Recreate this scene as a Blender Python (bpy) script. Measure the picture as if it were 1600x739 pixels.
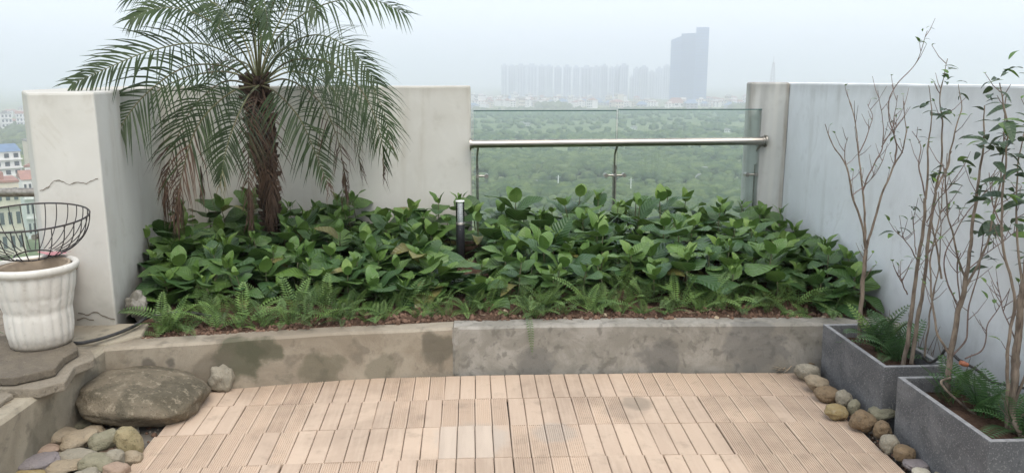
import bpy, bmesh, math, random
import numpy as np
from mathutils import Vector, Matrix, Euler, noise

for o in list(bpy.data.objects):
    bpy.data.objects.remove(o)
SC = bpy.context.scene
COL = SC.collection
R = random.Random(7)
PI = math.pi

# ------------------------------------------------------------------ camera
F_PX, PSI, TH, EYE = 1240.0, math.radians(2.6), math.radians(11.2), 1.5
cam = bpy.data.cameras.new('camera')
cam.sensor_fit = 'HORIZONTAL'
cam.sensor_width = 36.0
cam.lens = F_PX / 1600 * 36
cam.clip_start = 0.05
cam.clip_end = 40000
cam_o = bpy.data.objects.new('camera', cam)
COL.objects.link(cam_o)
cam_o.location = (0, 0, EYE)
cam_o.rotation_euler = (PI / 2 - TH, 0, -PSI)
SC.camera = cam_o

# ------------------------------------------------------------------ sky, sun, exposure
SUN_EL, SUN_AZ = math.radians(58), math.radians(164)      # azimuth clockwise from +Y (behind and left of the viewer)
world = bpy.data.worlds.new('World')
SC.world = world
world.use_nodes = True
wn = world.node_tree
bg = wn.nodes['Background']
sky = wn.nodes.new('ShaderNodeTexSky')
sky.sky_type = 'NISHITA'
sky.sun_disc = False
sky.sun_elevation = SUN_EL
sky.sun_rotation = SUN_AZ
sky.air_density = 1.0
sky.dust_density = 4.0
sky.ozone_density = 1.0
sky.altitude = 60
cover = wn.nodes.new('ShaderNodeMix')                      # thin even overcast veil over the blue
cover.data_type = 'RGBA'
cover.inputs[0].default_value = 0.65
cover.inputs[7].default_value = (7.5, 7.95, 8.75, 1)
wn.links.new(sky.outputs[0], cover.inputs[6])
wn.links.new(cover.outputs[2], bg.inputs[0])
bg.inputs[1].default_value = 0.1

sl = bpy.data.lights.new('sun', 'SUN')
sl.energy = 1.1
sl.angle = math.radians(40)
sl.color = (1.0, 0.95, 0.88)
so = bpy.data.objects.new('sun', sl)
COL.objects.link(so)
sd = Vector((math.sin(SUN_AZ) * math.cos(SUN_EL), math.cos(SUN_AZ) * math.cos(SUN_EL), math.sin(SUN_EL)))
so.rotation_euler = sd.to_track_quat('Z', 'Y').to_euler()
so.location = (0, 0, 30)

SC.view_settings.view_transform = 'Standard'
SC.view_settings.look = 'None'
SC.view_settings.exposure = 1.0
SC.view_settings.gamma = 1.0
SC.render.engine = 'CYCLES'
SC.cycles.use_denoising = True
SC.cycles.max_bounces = 10
SC.cycles.transparent_max_bounces = 24
SC.cycles.volume_bounces = 6


def ray(px, py):
    u = (px - 800) / F_PX
    v = -(py - 369.5) / F_PX
    a = math.cos(TH) + v * math.sin(TH)
    z = v * math.cos(TH) - math.sin(TH)
    return Vector((math.cos(PSI) * u + math.sin(PSI) * a, -math.sin(PSI) * u + math.cos(PSI) * a, z))


def G(px, py, z=0.0):
    """where a sight line meets the level z"""
    d = ray(px, py)
    return Vector((0, 0, EYE)) + d * ((z - EYE) / d.z)


def Y(px, py, y):
    """where a sight line meets the vertical plane at distance y"""
    d = ray(px, py)
    return Vector((0, 0, EYE)) + d * (y / d.y)


# ------------------------------------------------------------------ node helpers
class NT:
    def __init__(s, name):
        s.m = bpy.data.materials.new(name)
        s.m.use_nodes = True
        s.t = s.m.node_tree
        s.b = s.t.nodes['Principled BSDF']
        s.out = s.t.nodes['Material Output']
        s.co = None

    def n(s, typ, **kw):
        nd = s.t.nodes.new(typ)
        for k, v in kw.items():
            setattr(nd, k, v)
        return nd

    def l(s, a, b):
        s.t.links.new(a, b)

    def coord(s, scale=(1, 1, 1), rand=False):
        if s.co is None:
            s.co = s.n('ShaderNodeTexCoord').outputs['Object']
        src = s.co
        if rand:
            oi = s.n('ShaderNodeObjectInfo')
            mm = s.n('ShaderNodeMath', operation='MULTIPLY')
            s.l(oi.outputs['Random'], mm.inputs[0]); mm.inputs[1].default_value = 37.0
            va = s.n('ShaderNodeVectorMath', operation='ADD')
            s.l(src, va.inputs[0]); s.l(mm.outputs[0], va.inputs[1])
            src = va.outputs[0]
        mp = s.n('ShaderNodeMapping')
        mp.inputs['Scale'].default_value = scale
        s.l(src, mp.inputs[0])
        return mp.outputs[0]

    def noise(s, scale, detail=4, rough=0.55, co=None, stretch=(1, 1, 1), rand=False, dist=0.0):
        nd = s.n('ShaderNodeTexNoise')
        nd.inputs['Scale'].default_value = scale
        nd.inputs['Detail'].default_value = detail
        nd.inputs['Roughness'].default_value = rough
        nd.inputs['Distortion'].default_value = dist
        s.l(co or s.coord(stretch, rand), nd.inputs['Vector'])
        return nd.outputs['Fac']

    def ramp(s, fac, lo, hi, a=0.0, b=1.0):
        mr = s.n('ShaderNodeMapRange')
        mr.interpolation_type = 'SMOOTHSTEP'
        s.l(fac, mr.inputs[0])
        for i, v in enumerate((lo, hi, a, b)):
            mr.inputs[1 + i].default_value = v
        return mr.outputs[0]

    def math(s, op, a, b=None):
        m = s.n('ShaderNodeMath', operation=op)
        for i, v in enumerate((a, b)):
            if v is None:
                continue
            if isinstance(v, (int, float)):
                m.inputs[i].default_value = v
            else:
                s.l(v, m.inputs[i])
        return m.outputs[0]

    def mix(s, fac, a, b, mode='MIX'):
        mx = s.n('ShaderNodeMix', data_type='RGBA', blend_type=mode)
        for sock, v in ((mx.inputs[0], fac), (mx.inputs[6], a), (mx.inputs[7], b)):
            if isinstance(v, (int, float)):
                sock.default_value = v
            elif isinstance(v, tuple):
                sock.default_value = (*v[:3], 1)
            else:
                s.l(v, sock)
        return mx.outputs[2]

    def near(s, p, r, soft=0.3, wob=0.5, wscale=9.0):
        """a blob-shaped mask round the point p (object space)"""
        s.coord()
        va = s.n('ShaderNodeVectorMath', operation='DISTANCE')
        s.l(s.co, va.inputs[0]); va.inputs[1].default_value = p
        nz = s.noise(wscale, 4)
        d = s.math('ADD', va.outputs['Value'], s.math('MULTIPLY', s.math('SUBTRACT', nz, 0.5), r * wob * 2))
        return s.ramp(d, r * (1 - soft), r * (1 + soft), 1, 0)

    def bump(s, height, strength=0.3, dist=0.01):
        b = s.n('ShaderNodeBump')
        b.inputs['Strength'].default_value = strength
        b.inputs['Distance'].default_value = dist
        s.l(height, b.inputs['Height'])
        s.l(b.outputs[0], s.b.inputs['Normal'])
        return b

    def done(s, col=None, rough=0.8, spec=None, metal=None):
        if col is not None:
            if isinstance(col, tuple):
                s.b.inputs['Base Color'].default_value = (*col, 1)
            else:
                s.l(col, s.b.inputs['Base Color'])
        if isinstance(rough, (int, float)):
            s.b.inputs['Roughness'].default_value = rough
        else:
            s.l(rough, s.b.inputs['Roughness'])
        if spec is not None:
            s.b.inputs['Specular IOR Level'].default_value = spec
        if metal is not None:
            s.b.inputs['Metallic'].default_value = metal
        return s.m


def simple(name, a, b=None, scale=20, rough=0.7, bump=0.0, bscale=None, spec=None, metal=None, rand=0.0, stretch=(1, 1, 1), dist=0.004):
    t = NT(name)
    b = b or tuple(c * 0.75 for c in a)
    nz = t.noise(scale, 5, 0.6, stretch=stretch, rand=True)
    col = t.mix(t.ramp(nz, 0.35, 0.68), a, b)
    if rand:
        oi = t.n('ShaderNodeObjectInfo')
        hs = t.n('ShaderNodeHueSaturation')
        t.l(t.math('ADD', t.math('MULTIPLY', oi.outputs['Random'], rand), 1 - rand / 2), hs.inputs['Value'])
        t.l(col, hs.inputs['Color'])
        col = hs.outputs[0]
    if bump:
        t.bump(t.noise(bscale or scale * 2, 6, 0.65, stretch=stretch), bump, dist)
    return t.done(col, rough, spec, metal)


# ------------------------------------------------------------------ materials
def plaster(name, base, dirt, streak=0.5, bands=()):
    t = NT(name)
    big = t.noise(1.3, 5, 0.6)
    mid = t.noise(7, 5, 0.6)
    fine = t.noise(90, 4, 0.6)
    st = t.noise(6, 4, 0.6, stretch=(1, 1, 0.12))
    c = t.mix(t.ramp(big, 0.35, 0.7, 0, 0.35), base, dirt)
    c = t.mix(t.ramp(st, 0.52, 0.75, 0, streak), c, dirt)
    pat = t.noise(2.6, 6, 0.7, dist=1.2)
    c = t.mix(t.ramp(pat, 0.5, 0.58, 0, 0.16), c, tuple(min(1, x * 1.14) for x in base))
    c = t.mix(t.ramp(pat, 0.62, 0.66, 0, 0.22), c, dirt)
    c = t.mix(t.ramp(mid, 0.56, 0.75, 0, 0.28), c, tuple(x * 0.8 for x in dirt))
    # splashed dirt along the foot of the wall and a stained line below the coping
    sep = t.n('ShaderNodeSeparateXYZ'); t.coord(); t.l(t.co, sep.inputs[0])
    zz = t.math('ADD', sep.outputs[2], t.math('MULTIPLY', t.math('SUBTRACT', mid, 0.5), 0.35))
    c = t.mix(t.ramp(zz, 0.25, 0.55, 0.6, 0), c, tuple(x * 0.62 for x in dirt))
    zt = t.math('ADD', sep.outputs[2], t.math('MULTIPLY', t.math('SUBTRACT', st, 0.5), 0.25))
    c = t.mix(t.ramp(zt, 1.36, 1.47, 0, 0.35), c, tuple(x * 0.75 for x in dirt))
    for bx, bw, bc, bf in bands:                              # rain-washed stains running down the face
        wx = t.math('ADD', sep.outputs[0], t.math('MULTIPLY', t.math('SUBTRACT', t.noise(5, 4, .6, stretch=(1, 1, .5)), 0.5), bw * 1.6))
        dx = t.math('ABSOLUTE', t.math('SUBTRACT', wx, bx))
        c = t.mix(t.math('MULTIPLY', t.ramp(dx, bw * .3, bw, bf, 0), t.ramp(t.noise(9, 4, .6, stretch=(1, 1, .25)), .25, .6)), c, bc)
    t.bump(t.math('ADD', t.math('MULTIPLY', big, 2.0), t.math('MULTIPLY', fine, 0.15)), 0.35, 0.006)
    return t.done(c, 0.85, 0.25)


M = {}
M['plaster'] = plaster('plaster_warm', (0.59, 0.58, 0.53), (0.44, 0.41, 0.34), 0.55)
M['plaster_cool'] = plaster('plaster_cool', (0.76, 0.785, 0.785), (0.53, 0.535, 0.505), 0.5)
M['plaster_end'] = plaster('plaster_grey', (0.53, 0.53, 0.495), (0.30, 0.285, 0.25), 0.85, [(2.262, .02, (.26, .22, .165), .6), (2.13, .035, (.3, .295, .28), .5), (2.2, .02, (.58, .57, .52), .6)])
M['crack'] = simple('crack_dirt', (0.17, 0.14, 0.105), rough=0.95)


def concrete(name, base, light, dark, spots=(), scale=3.0):
    t = NT(name)
    a = t.noise(scale, 6, 0.65, dist=0.8)
    b = t.noise(scale * 4, 5, 0.6, dist=0.4)
    c_ = t.noise(130, 3, 0.6)
    c = t.mix(t.ramp(a, 0.42, 0.62), base, light)
    c = t.mix(t.ramp(b, 0.52, 0.66, 0, 0.6), c, dark)
    c = t.mix(t.ramp(c_, 0.55, 0.75, 0, 0.35), c, tuple(x * 0.6 for x in base))
    for p, r, colr, f in spots:
        m = t.near(p, r, 0.2, 1.0, 8)
        c = t.mix(t.math('MULTIPLY', m, f), c, colr)
    t.bump(t.math('ADD', t.math('MULTIPLY', b, 0.8), t.math('MULTIPLY', c_, 0.35)), 0.5, 0.006)
    return t.done(c, 0.9, 0.2)


MOSS = (0.085, 0.085, 0.055)
M['kerb_old'] = concrete('concrete_old', (0.245, 0.208, 0.155), (0.32, 0.28, 0.215), (0.15, 0.13, 0.10),
                         [((-1.16, 3.75, 0.15), 0.12, MOSS, 0.85), ((-1.05, 3.76, 0.19), 0.10, MOSS, 0.8), ((-0.20, 3.9, 0.15), 0.085, (0.11, 0.10, 0.075), 0.75),
                          ((-1.58, 3.68, 0.16), 0.04, (0.05, 0.045, 0.04), 0.6), ((-1.48, 3.69, 0.16), 0.035, (0.05, 0.045, 0.04), 0.6),
                          ((-0.78, 3.82, 0.06), 0.1, MOSS, 0.5), ((-0.5, 3.86, 0.04), 0.08, MOSS, 0.4), ((-1.3, 3.73, 0.10), 0.1, (0.14, 0.12, 0.09), 0.5)], 2.5)
M['kerb_new'] = concrete('concrete_new', (0.235, 0.22, 0.185), (0.32, 0.30, 0.26), (0.125, 0.118, 0.10),
                         [((0.95, 3.9, 0.07), 0.12, (0.10, 0.098, 0.09), 0.6), ((0.3, 3.9, 0.05), 0.09, (0.12, 0.118, 0.11), 0.5), ((1.45, 3.88, 0.15), 0.16, (0.12, 0.12, 0.115), 0.5)], 4.5)
M['kerb_side'] = concrete('concrete_side', (0.27, 0.235, 0.175), (0.34, 0.30, 0.225), (0.17, 0.15, 0.115),
                          [((-1.77, 3.5, 0.05), 0.14, (0.11, 0.10, 0.075), 0.6), ((-1.77, 3.1, 0.04), 0.12, (0.12, 0.11, 0.08), 0.5)], 3.0)
M['slab'] = concrete('concrete_floor', (0.12, 0.11, 0.095), (0.17, 0.155, 0.13), (0.07, 0.065, 0.055), (), 5)

def terrazzo(name):
    t = NT(name)
    a = t.noise(4.0, 5, 0.65, dist=0.5)
    f = t.noise(170, 2, 0.5)
    f2 = t.noise(60, 3, 0.6)
    c = t.mix(t.ramp(a, 0.38, 0.66), (0.115, 0.118, 0.12), (0.185, 0.187, 0.187))
    c = t.mix(t.ramp(f, 0.56, 0.68, 0, 0.6), c, (0.33, 0.33, 0.32))
    c = t.mix(t.ramp(f2, 0.58, 0.7, 0, 0.5), c, (0.06, 0.062, 0.065))
    t.bump(f, 0.3, 0.003)
    return t.done(c, 0.75, 0.3)


M['planter'] = terrazzo('planter_concrete')
M['planter_rim'] = simple('planter_rim', (0.30, 0.30, 0.295), (0.20, 0.20, 0.20), 30, 0.8, 0.2)

def slat_mat():
    t = NT('deck_slat_composite')
    oi = t.n('ShaderNodeObjectInfo')
    wob = t.noise(2.1, 5, 0.6)                       # weathering that differs along each slat
    geo = t.n('ShaderNodeNewGeometry')
    mp = t.n('ShaderNodeMapping'); t.l(geo.outputs['Position'], mp.inputs[0])
    big = t.noise(1.6, 5, 0.65, co=mp.outputs[0], dist=0.6)
    mid = t.noise(9.0, 5, 0.65, co=mp.outputs[0])
    grain = t.noise(60, 4, 0.6, stretch=(1, 0.06, 1), rand=True)
    base = t.mix(oi.outputs['Random'], (0.55, 0.425, 0.315), (0.465, 0.355, 0.264))
    base = t.mix(t.ramp(big, 0.42, 0.66, 0, 0.7), base, (0.33, 0.25, 0.185))
    base = t.mix(t.ramp(mid, 0.54, 0.74, 0, 0.45), base, (0.25, 0.195, 0.145))
    base = t.mix(t.ramp(grain, 0.4, 0.75, 0, 0.35), base, (0.56, 0.45, 0.34))
    for p, r, cc, f in (((-0.02, 3.15, 0), 0.16, (0.42, 0.37, 0.31), 0.6), ((0.68, 3.42, 0), 0.10, (0.28, 0.22, 0.17), 0.35), ((0.75, 3.5, 0), 0.08, (0.2, 0.17, 0.13), 0.6),
                        ((0.33, 3.2, 0), 0.10, (0.38, 0.34, 0.29), 0.5)):
        va = t.n('ShaderNodeVectorMath', operation='DISTANCE'); t.l(geo.outputs['Position'], va.inputs[0]); va.inputs[1].default_value = p
        d = t.math('ADD', va.outputs['Value'], t.math('MULTIPLY', t.math('SUBTRACT', mid, 0.5), r * 0.9))
        base = t.mix(t.ramp(d, r * 0.7, r * 1.2, f, 0), base, cc)
    t.bump(grain, 0.25, 0.002)
    return t.done(base, 0.75, 0.3)


M['slat'] = slat_mat()
M['slat_grey'] = simple('deck_slat_weathered', (0.50, 0.41, 0.32), (0.42, 0.34, 0.265), 14, 0.8, 0.25, 40, stretch=(1, 0.1, 1), rand=0.15)
M['tile_base'] = simple('tile_base_plastic', (0.02, 0.018, 0.015), rough=0.9)

def soil_mat():
    t = NT('soil')
    a = t.noise(14, 6, 0.7)
    b = t.noise(70, 5, 0.7)
    c = t.mix(t.ramp(a, 0.35, 0.65), (0.075, 0.048, 0.034), (0.15, 0.095, 0.066))
    c = t.mix(t.ramp(b, 0.55, 0.7), c, (0.21, 0.145, 0.105))
    t.bump(t.math('ADD', a, b), 0.9, 0.02)
    return t.done(c, 0.98, 0.05)


M['soil'] = soil_mat()
M['clod'] = simple('soil_clod', (0.16, 0.10, 0.07), (0.085, 0.055, 0.04), 30, 0.98, 0.6, rand=0.5, spec=0.05)
M['dry'] = simple('dry_straw', (0.33, 0.265, 0.18), (0.2, 0.15, 0.10), 15, 0.85, rand=0.4)
M['dry_dirt'] = simple('ledge_dirt', (0.27, 0.235, 0.19), (0.15, 0.125, 0.095), 16, 0.95, 0.7, 60)

def leaf_mat(name, young, old, vein, pairs=9, rough=0.36, transl=0.22):
    """broad leaf: y runs from stalk (0) to tip (1), x across"""
    t = NT(name)
    t.coord()
    sep = t.n('ShaderNodeSeparateXYZ'); t.l(t.co, sep.inputs[0])
    ax = t.math('ABSOLUTE', sep.outputs[0])
    ph = t.math('MULTIPLY', t.math('SUBTRACT', sep.outputs[1], t.math('MULTIPLY', ax, 0.75)), pairs)
    fr = t.math('ABSOLUTE', t.math('SUBTRACT', t.math('FRACT', ph), 0.5))
    side = t.ramp(fr, 0.0, 0.13, 1, 0)
    mid = t.ramp(ax, 0.006, 0.022, 1, 0)
    v = t.math('MAXIMUM', t.math('MULTIPLY', side, 0.55), mid)
    oi = t.n('ShaderNodeObjectInfo')
    nz = t.noise(3, 4, 0.6, rand=True)
    c = t.mix(t.math('POWER', oi.outputs['Random'], 1.8), old, young)
    c = t.mix(t.ramp(nz, 0.4, 0.7, 0, 0.35), c, tuple(x * 0.7 for x in old))
    c = t.mix(t.math('MULTIPLY', v, 0.32), c, vein)
    puff = t.ramp(fr, 0.0, 0.5)
    t.bump(t.math('ADD', puff, t.math('MULTIPLY', mid, -1.0)), 0.3, 0.02)
    m = t.done(c, rough, 0.45)
    tr = t.n('ShaderNodeBsdfTranslucent')
    t.l(t.mix(0.5, c, (0.10, 0.17, 0.03)), tr.inputs[0])
    ms = t.n('ShaderNodeMixShader'); ms.inputs[0].default_value = transl
    t.l(t.b.outputs[0], ms.inputs[1]); t.l(tr.outputs[0], ms.inputs[2]); t.l(ms.outputs[0], t.out.inputs[0])
    return m


M['leaf'] = leaf_mat('hydrangea_leaf', (0.13, 0.225, 0.05), (0.042, 0.098, 0.031), (0.14, 0.205, 0.085))
M['leaf_young'] = leaf_mat('hydrangea_young_leaf', (0.18, 0.28, 0.058), (0.10, 0.195, 0.042), (0.16, 0.22, 0.09))
M['leaf_old'] = leaf_mat('hydrangea_yellow_leaf', (0.26, 0.25, 0.08), (0.19, 0.18, 0.065), (0.2, 0.2, 0.1))
M['leaf_sap'] = leaf_mat('sapling_leaf', (0.06, 0.10, 0.04), (0.032, 0.06, 0.032), (0.08, 0.12, 0.06), 8, 0.38, 0.15)
M['fern'] = simple('fern_frond', (0.13, 0.21, 0.052), (0.065, 0.125, 0.034), 8, 0.55, rand=0.7)
M['fern_deep'] = simple('fern_frond_deep', (0.06, 0.135, 0.036), (0.035, 0.085, 0.025), 8, 0.55, rand=0.5)
M['stem'] = simple('green_stem', (0.10, 0.13, 0.055), (0.12, 0.10, 0.06), 15, 0.7)
M['palm'] = simple('palm_leaflet', (0.044, 0.070, 0.024), (0.026, 0.044, 0.017), 5, 0.5, rand=0.5, spec=0.22)
M['palm_tip'] = simple('palm_leaflet_yellowing', (0.13, 0.13, 0.05), (0.11, 0.085, 0.045), 6, 0.6)
M['palm_dead'] = simple('palm_leaflet_dead', (0.115, 0.07, 0.045), (0.06, 0.037, 0.025), 7, 0.85, rand=0.5)
M['rachis'] = simple('palm_rachis', (0.12, 0.14, 0.055), (0.14, 0.12, 0.06), 6, 0.6)
M['palm_trunk'] = simple('palm_trunk', (0.05, 0.033, 0.024), (0.022, 0.015, 0.012), 25, 0.95, 0.8, 60)
M['palm_stub'] = simple('palm_leaf_base', (0.075, 0.047, 0.032), (0.026, 0.017, 0.013), 25, 0.95, 0.5, rand=0.4)
M['palm_fibre'] = simple('palm_fibre', (0.17, 0.115, 0.075), (0.09, 0.06, 0.04), 20, 0.95)
M['bark'] = simple('sapling_bark', (0.25, 0.20, 0.15), (0.115, 0.088, 0.065), 45, 0.92, 0.9, 90, stretch=(1, 1, 0.35))
M['twig'] = simple('sapling_twig', (0.19, 0.135, 0.11), (0.12, 0.085, 0.07), 30, 0.85)


def stone_mat(name, a, b, spot, sp=0.5, scale=9):
    t = NT(name)
    n1 = t.noise(scale, 6, 0.65, dist=0.5)
    n2 = t.noise(scale * 5, 5, 0.7)
    n3 = t.noise(scale * 16, 3, 0.6)
    c = t.mix(t.ramp(n1, 0.35, 0.68), a, b)
    c = t.mix(t.ramp(n2, 0.52, 0.68, 0, sp), c, spot)
    c = t.mix(t.ramp(n3, 0.6, 0.75, 0, 0.3), c, tuple(min(1, x * 1.7) for x in a))
    pit = t.noise(scale * 9, 2, 0.5)
    c = t.mix(t.ramp(pit, 0.64, 0.72, 0, 0.55), c, tuple(x * 0.45 for x in b))
    t.bump(t.math('ADD', n2, t.math('MULTIPLY', n3, 0.6)), 0.75, 0.012)
    return t.done(c, 0.85, 0.25)


M['boulder'] = stone_mat('boulder_stone', (0.18, 0.15, 0.105), (0.085, 0.074, 0.05), (0.27, 0.23, 0.165), 0.9, 7)
M['st_tan'] = stone_mat('stone_tan', (0.348, 0.282, 0.192), (0.276, 0.228, 0.162), (0.204, 0.168, 0.12))
M['st_grey'] = stone_mat('stone_grey', (0.305, 0.275, 0.21), (0.228, 0.207, 0.159), (0.355, 0.317, 0.238))
M['st_green'] = stone_mat('stone_greenish', (0.265, 0.244, 0.17), (0.199, 0.188, 0.123), (0.133, 0.125, 0.076))
M['st_pink'] = stone_mat('stone_pinkish', (0.348, 0.252, 0.186), (0.3, 0.228, 0.168), (0.24, 0.18, 0.132))
M['st_purple'] = stone_mat('stone_purple', (0.24, 0.21, 0.204), (0.198, 0.18, 0.18), (0.3, 0.264, 0.24))
M['st_moss'] = stone_mat('stone_mossy', (0.324, 0.27, 0.156), (0.228, 0.192, 0.102), (0.102, 0.09, 0.048), 0.8)
M['st_brown'] = stone_mat('stone_brown', (0.235, 0.17, 0.10), (0.18, 0.13, 0.08), (0.10, 0.08, 0.055), 0.6)
M['st_yellow'] = stone_mat('stone_yellow', (0.314, 0.247, 0.119), (0.257, 0.19, 0.095), (0.38, 0.332, 0.228), 0.5)
M['st_pale'] = stone_mat('stone_pale', (0.504, 0.468, 0.372), (0.396, 0.36, 0.276), (0.204, 0.18, 0.12), 0.6)
M['slabstone'] = stone_mat('flagstone', (0.27, 0.235, 0.18), (0.21, 0.18, 0.135), (0.32, 0.28, 0.215), 0.5, 8)
M['slabstone_dark'] = stone_mat('flagstone_dark', (0.171, 0.144, 0.105), (0.125, 0.106, 0.081), (0.236, 0.2, 0.145), 0.5, 8)


def pot_mat():
    t = NT('white_glazed_pot')
    a = t.noise(5, 5, 0.6)
    f = t.noise(40, 4, 0.65)
    sep = t.n('ShaderNodeSeparateXYZ'); t.coord(); t.l(t.co, sep.inputs[0])
    c = t.mix(t.ramp(a, 0.45, 0.75, 0, 0.4), (0.63, 0.61, 0.55), (0.50, 0.475, 0.41))
    c = t.mix(t.ramp(f, 0.56, 0.74, 0, 0.6), c, (0.40, 0.37, 0.31))
    zz = t.math('ADD', sep.outputs[2], t.math('MULTIPLY', t.math('SUBTRACT', f, 0.5), 0.05))
    c = t.mix(t.ramp(t.noise(9, 5, 0.6, stretch=(1, 1, 0.2)), 0.5, 0.72, 0, 0.45), c, (0.42, 0.39, 0.33))
    c = t.mix(t.ramp(zz, 0.0, 0.07, 0.85, 0), c, (0.2, 0.17, 0.13))
    t.bump(f, 0.15, 0.003)
    return t.done(c, 0.38, 0.45)


M['pot'] = pot_mat()
M['pot_in'] = simple('pot_inside', (0.36, 0.29, 0.21), (0.24, 0.19, 0.135), 12, 0.85)
M['terracotta'] = simple('terracotta', (0.26, 0.125, 0.09), (0.2, 0.1, 0.075), 12, 0.85, 0.3)
M['wire'] = simple('black_wire', (0.022, 0.022, 0.024), (0.045, 0.035, 0.03), 30, 0.5)
M['pink'] = simple('pink_cloth', (0.42, 0.2, 0.21), (0.33, 0.15, 0.16), 30, 0.85)
M['rubber'] = simple('black_hose', (0.022, 0.022, 0.022), (0.05, 0.046, 0.04), 30, 0.5)
M['orange'] = simple('orange_plastic', (0.45, 0.16, 0.08), (0.35, 0.12, 0.07), 30, 0.45)
M['steel'] = simple('brushed_steel', (0.42, 0.40, 0.36), (0.30, 0.28, 0.25), 40, 0.36, metal=1.0, stretch=(0.05, 1, 1))
M['steel_dark'] = simple('dull_steel', (0.34, 0.32, 0.28), (0.22, 0.2, 0.17), 40, 0.42, metal=0.8)
M['black'] = simple('black_powder_coat', (0.018, 0.019, 0.022), (0.03, 0.03, 0.033), 40, 0.42)
M['plastic_sheet'] = simple('grey_plastic', (0.24, 0.225, 0.185), (0.14, 0.13, 0.105), 14, 0.5, 0.5, 20)


def glass_mat(name, tint, gloss=1.0):
    t = NT(name)
    tr = t.n('ShaderNodeBsdfTransparent'); tr.inputs[0].default_value = (*tint, 1)
    gl = t.n('ShaderNodeBsdfGlossy'); gl.inputs['Roughness'].default_value = 0.02
    fr = t.n('ShaderNodeFresnel'); fr.inputs[0].default_value = 1.45
    ms = t.n('ShaderNodeMixShader')
    t.l(t.math('MULTIPLY', fr.outputs[0], gloss), ms.inputs[0])
    t.l(tr.outputs[0], ms.inputs[1]); t.l(gl.outputs[0], ms.inputs[2])
    t.l(ms.outputs[0], t.out.inputs[0])
    return t.m


M['glass'] = glass_mat('pane_glass', (0.925, 0.967, 0.955), 0.8)
M['glass_edge'] = simple('glass_edge_green', (0.06, 0.13, 0.115), rough=0.25)
M['acrylic'] = glass_mat('clear_acrylic', (0.96, 0.97, 0.97), 1.0)
M['reflector'] = simple('lamp_reflector', (0.82, 0.82, 0.80), (0.62, 0.62, 0.6), 30, 0.3)

def ground_mat():
    t = NT('lowland_ground')
    a = t.noise(0.004, 6, 0.6, stretch=(0.6, 1.3, 1))
    b = t.noise(0.03, 6, 0.65, stretch=(0.5, 1.4, 1))
    c_ = t.noise(0.25, 4, 0.6)
    c = t.mix(t.ramp(a, 0.42, 0.6), (0.15, 0.185, 0.075), (0.205, 0.23, 0.10))
    c = t.mix(t.ramp(b, 0.5, 0.64, 0, 0.8), c, (0.25, 0.255, 0.14))
    c = t.mix(t.ramp(b, 0.62, 0.72, 0, 0.7), c, (0.24, 0.225, 0.15))
    c = t.mix(t.ramp(c_, 0.45, 0.65, 0, 0.6), c, (0.06, 0.095, 0.036))
    return t.done(c, 0.95, 0.1)


M['ground'] = ground_mat()
def forest_mat():
    t = NT('forest_canopy')
    a = t.noise(0.02, 5, 0.6)
    b = t.noise(0.6, 5, 0.7)
    d = t.noise(0.09, 3, 0.6)
    c = t.mix(t.ramp(a, 0.4, 0.62), (0.05, 0.08, 0.03), (0.095, 0.13, 0.045))
    c = t.mix(t.ramp(d, 0.42, 0.64), c, (0.14, 0.175, 0.062))
    c = t.mix(t.ramp(b, 0.48, 0.66, 0, 0.7), c, (0.024, 0.05, 0.02))
    t.bump(b, 0.7, 0.8)
    return t.done(c, 0.9, 0.1)


M['forest'] = forest_mat()
M['bld_white'] = simple('city_white_wall', (0.78, 0.77, 0.74), (0.66, 0.65, 0.62), 0.3, 0.85, rand=0.2)
M['bld_cream'] = simple('city_cream_wall', (0.60, 0.54, 0.43), (0.50, 0.45, 0.36), 0.3, 0.85, rand=0.2)
M['bld_grey'] = simple('city_grey_wall', (0.36, 0.37, 0.38), (0.28, 0.29, 0.3), 0.3, 0.85, rand=0.2)
M['roof_red'] = simple('city_red_roof', (0.30, 0.155, 0.115), (0.24, 0.13, 0.10), 0.4, 0.85, rand=0.3)
M['roof_blue'] = simple('city_blue_roof', (0.13, 0.2, 0.31), (0.10, 0.16, 0.25), 0.4, 0.6)
M['roof_grey'] = simple('city_grey_roof', (0.27, 0.26, 0.25), (0.2, 0.19, 0.185), 0.4, 0.85)
M['pane'] = simple('city_window', (0.05, 0.06, 0.075), rough=0.2)
M['tower'] = simple('tower_wall', (0.50, 0.54, 0.62), (0.40, 0.44, 0.52), 0.05, 0.8, rand=0.25)  # pale walls, with some of the blue distance haze mixed into the colour
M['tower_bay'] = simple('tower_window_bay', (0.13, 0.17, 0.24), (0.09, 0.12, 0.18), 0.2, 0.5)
M['tower_dark'] = simple('skyscraper_hazed_glass', (0.13, 0.21, 0.37), (0.15, 0.23, 0.38), 0.05, 0.4)  # blue glass, lightened so part of the haze is in its colour
M['tower_mid'] = simple('skyscraper_shaded_glass', (0.10, 0.17, 0.31), (0.115, 0.185, 0.32), 0.05, 0.4)  # darker copy of the glass: the middle block's shading is set in colour
M['mast'] = simple('mast_paint', (0.3, 0.25, 0.24), rough=0.6)


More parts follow.
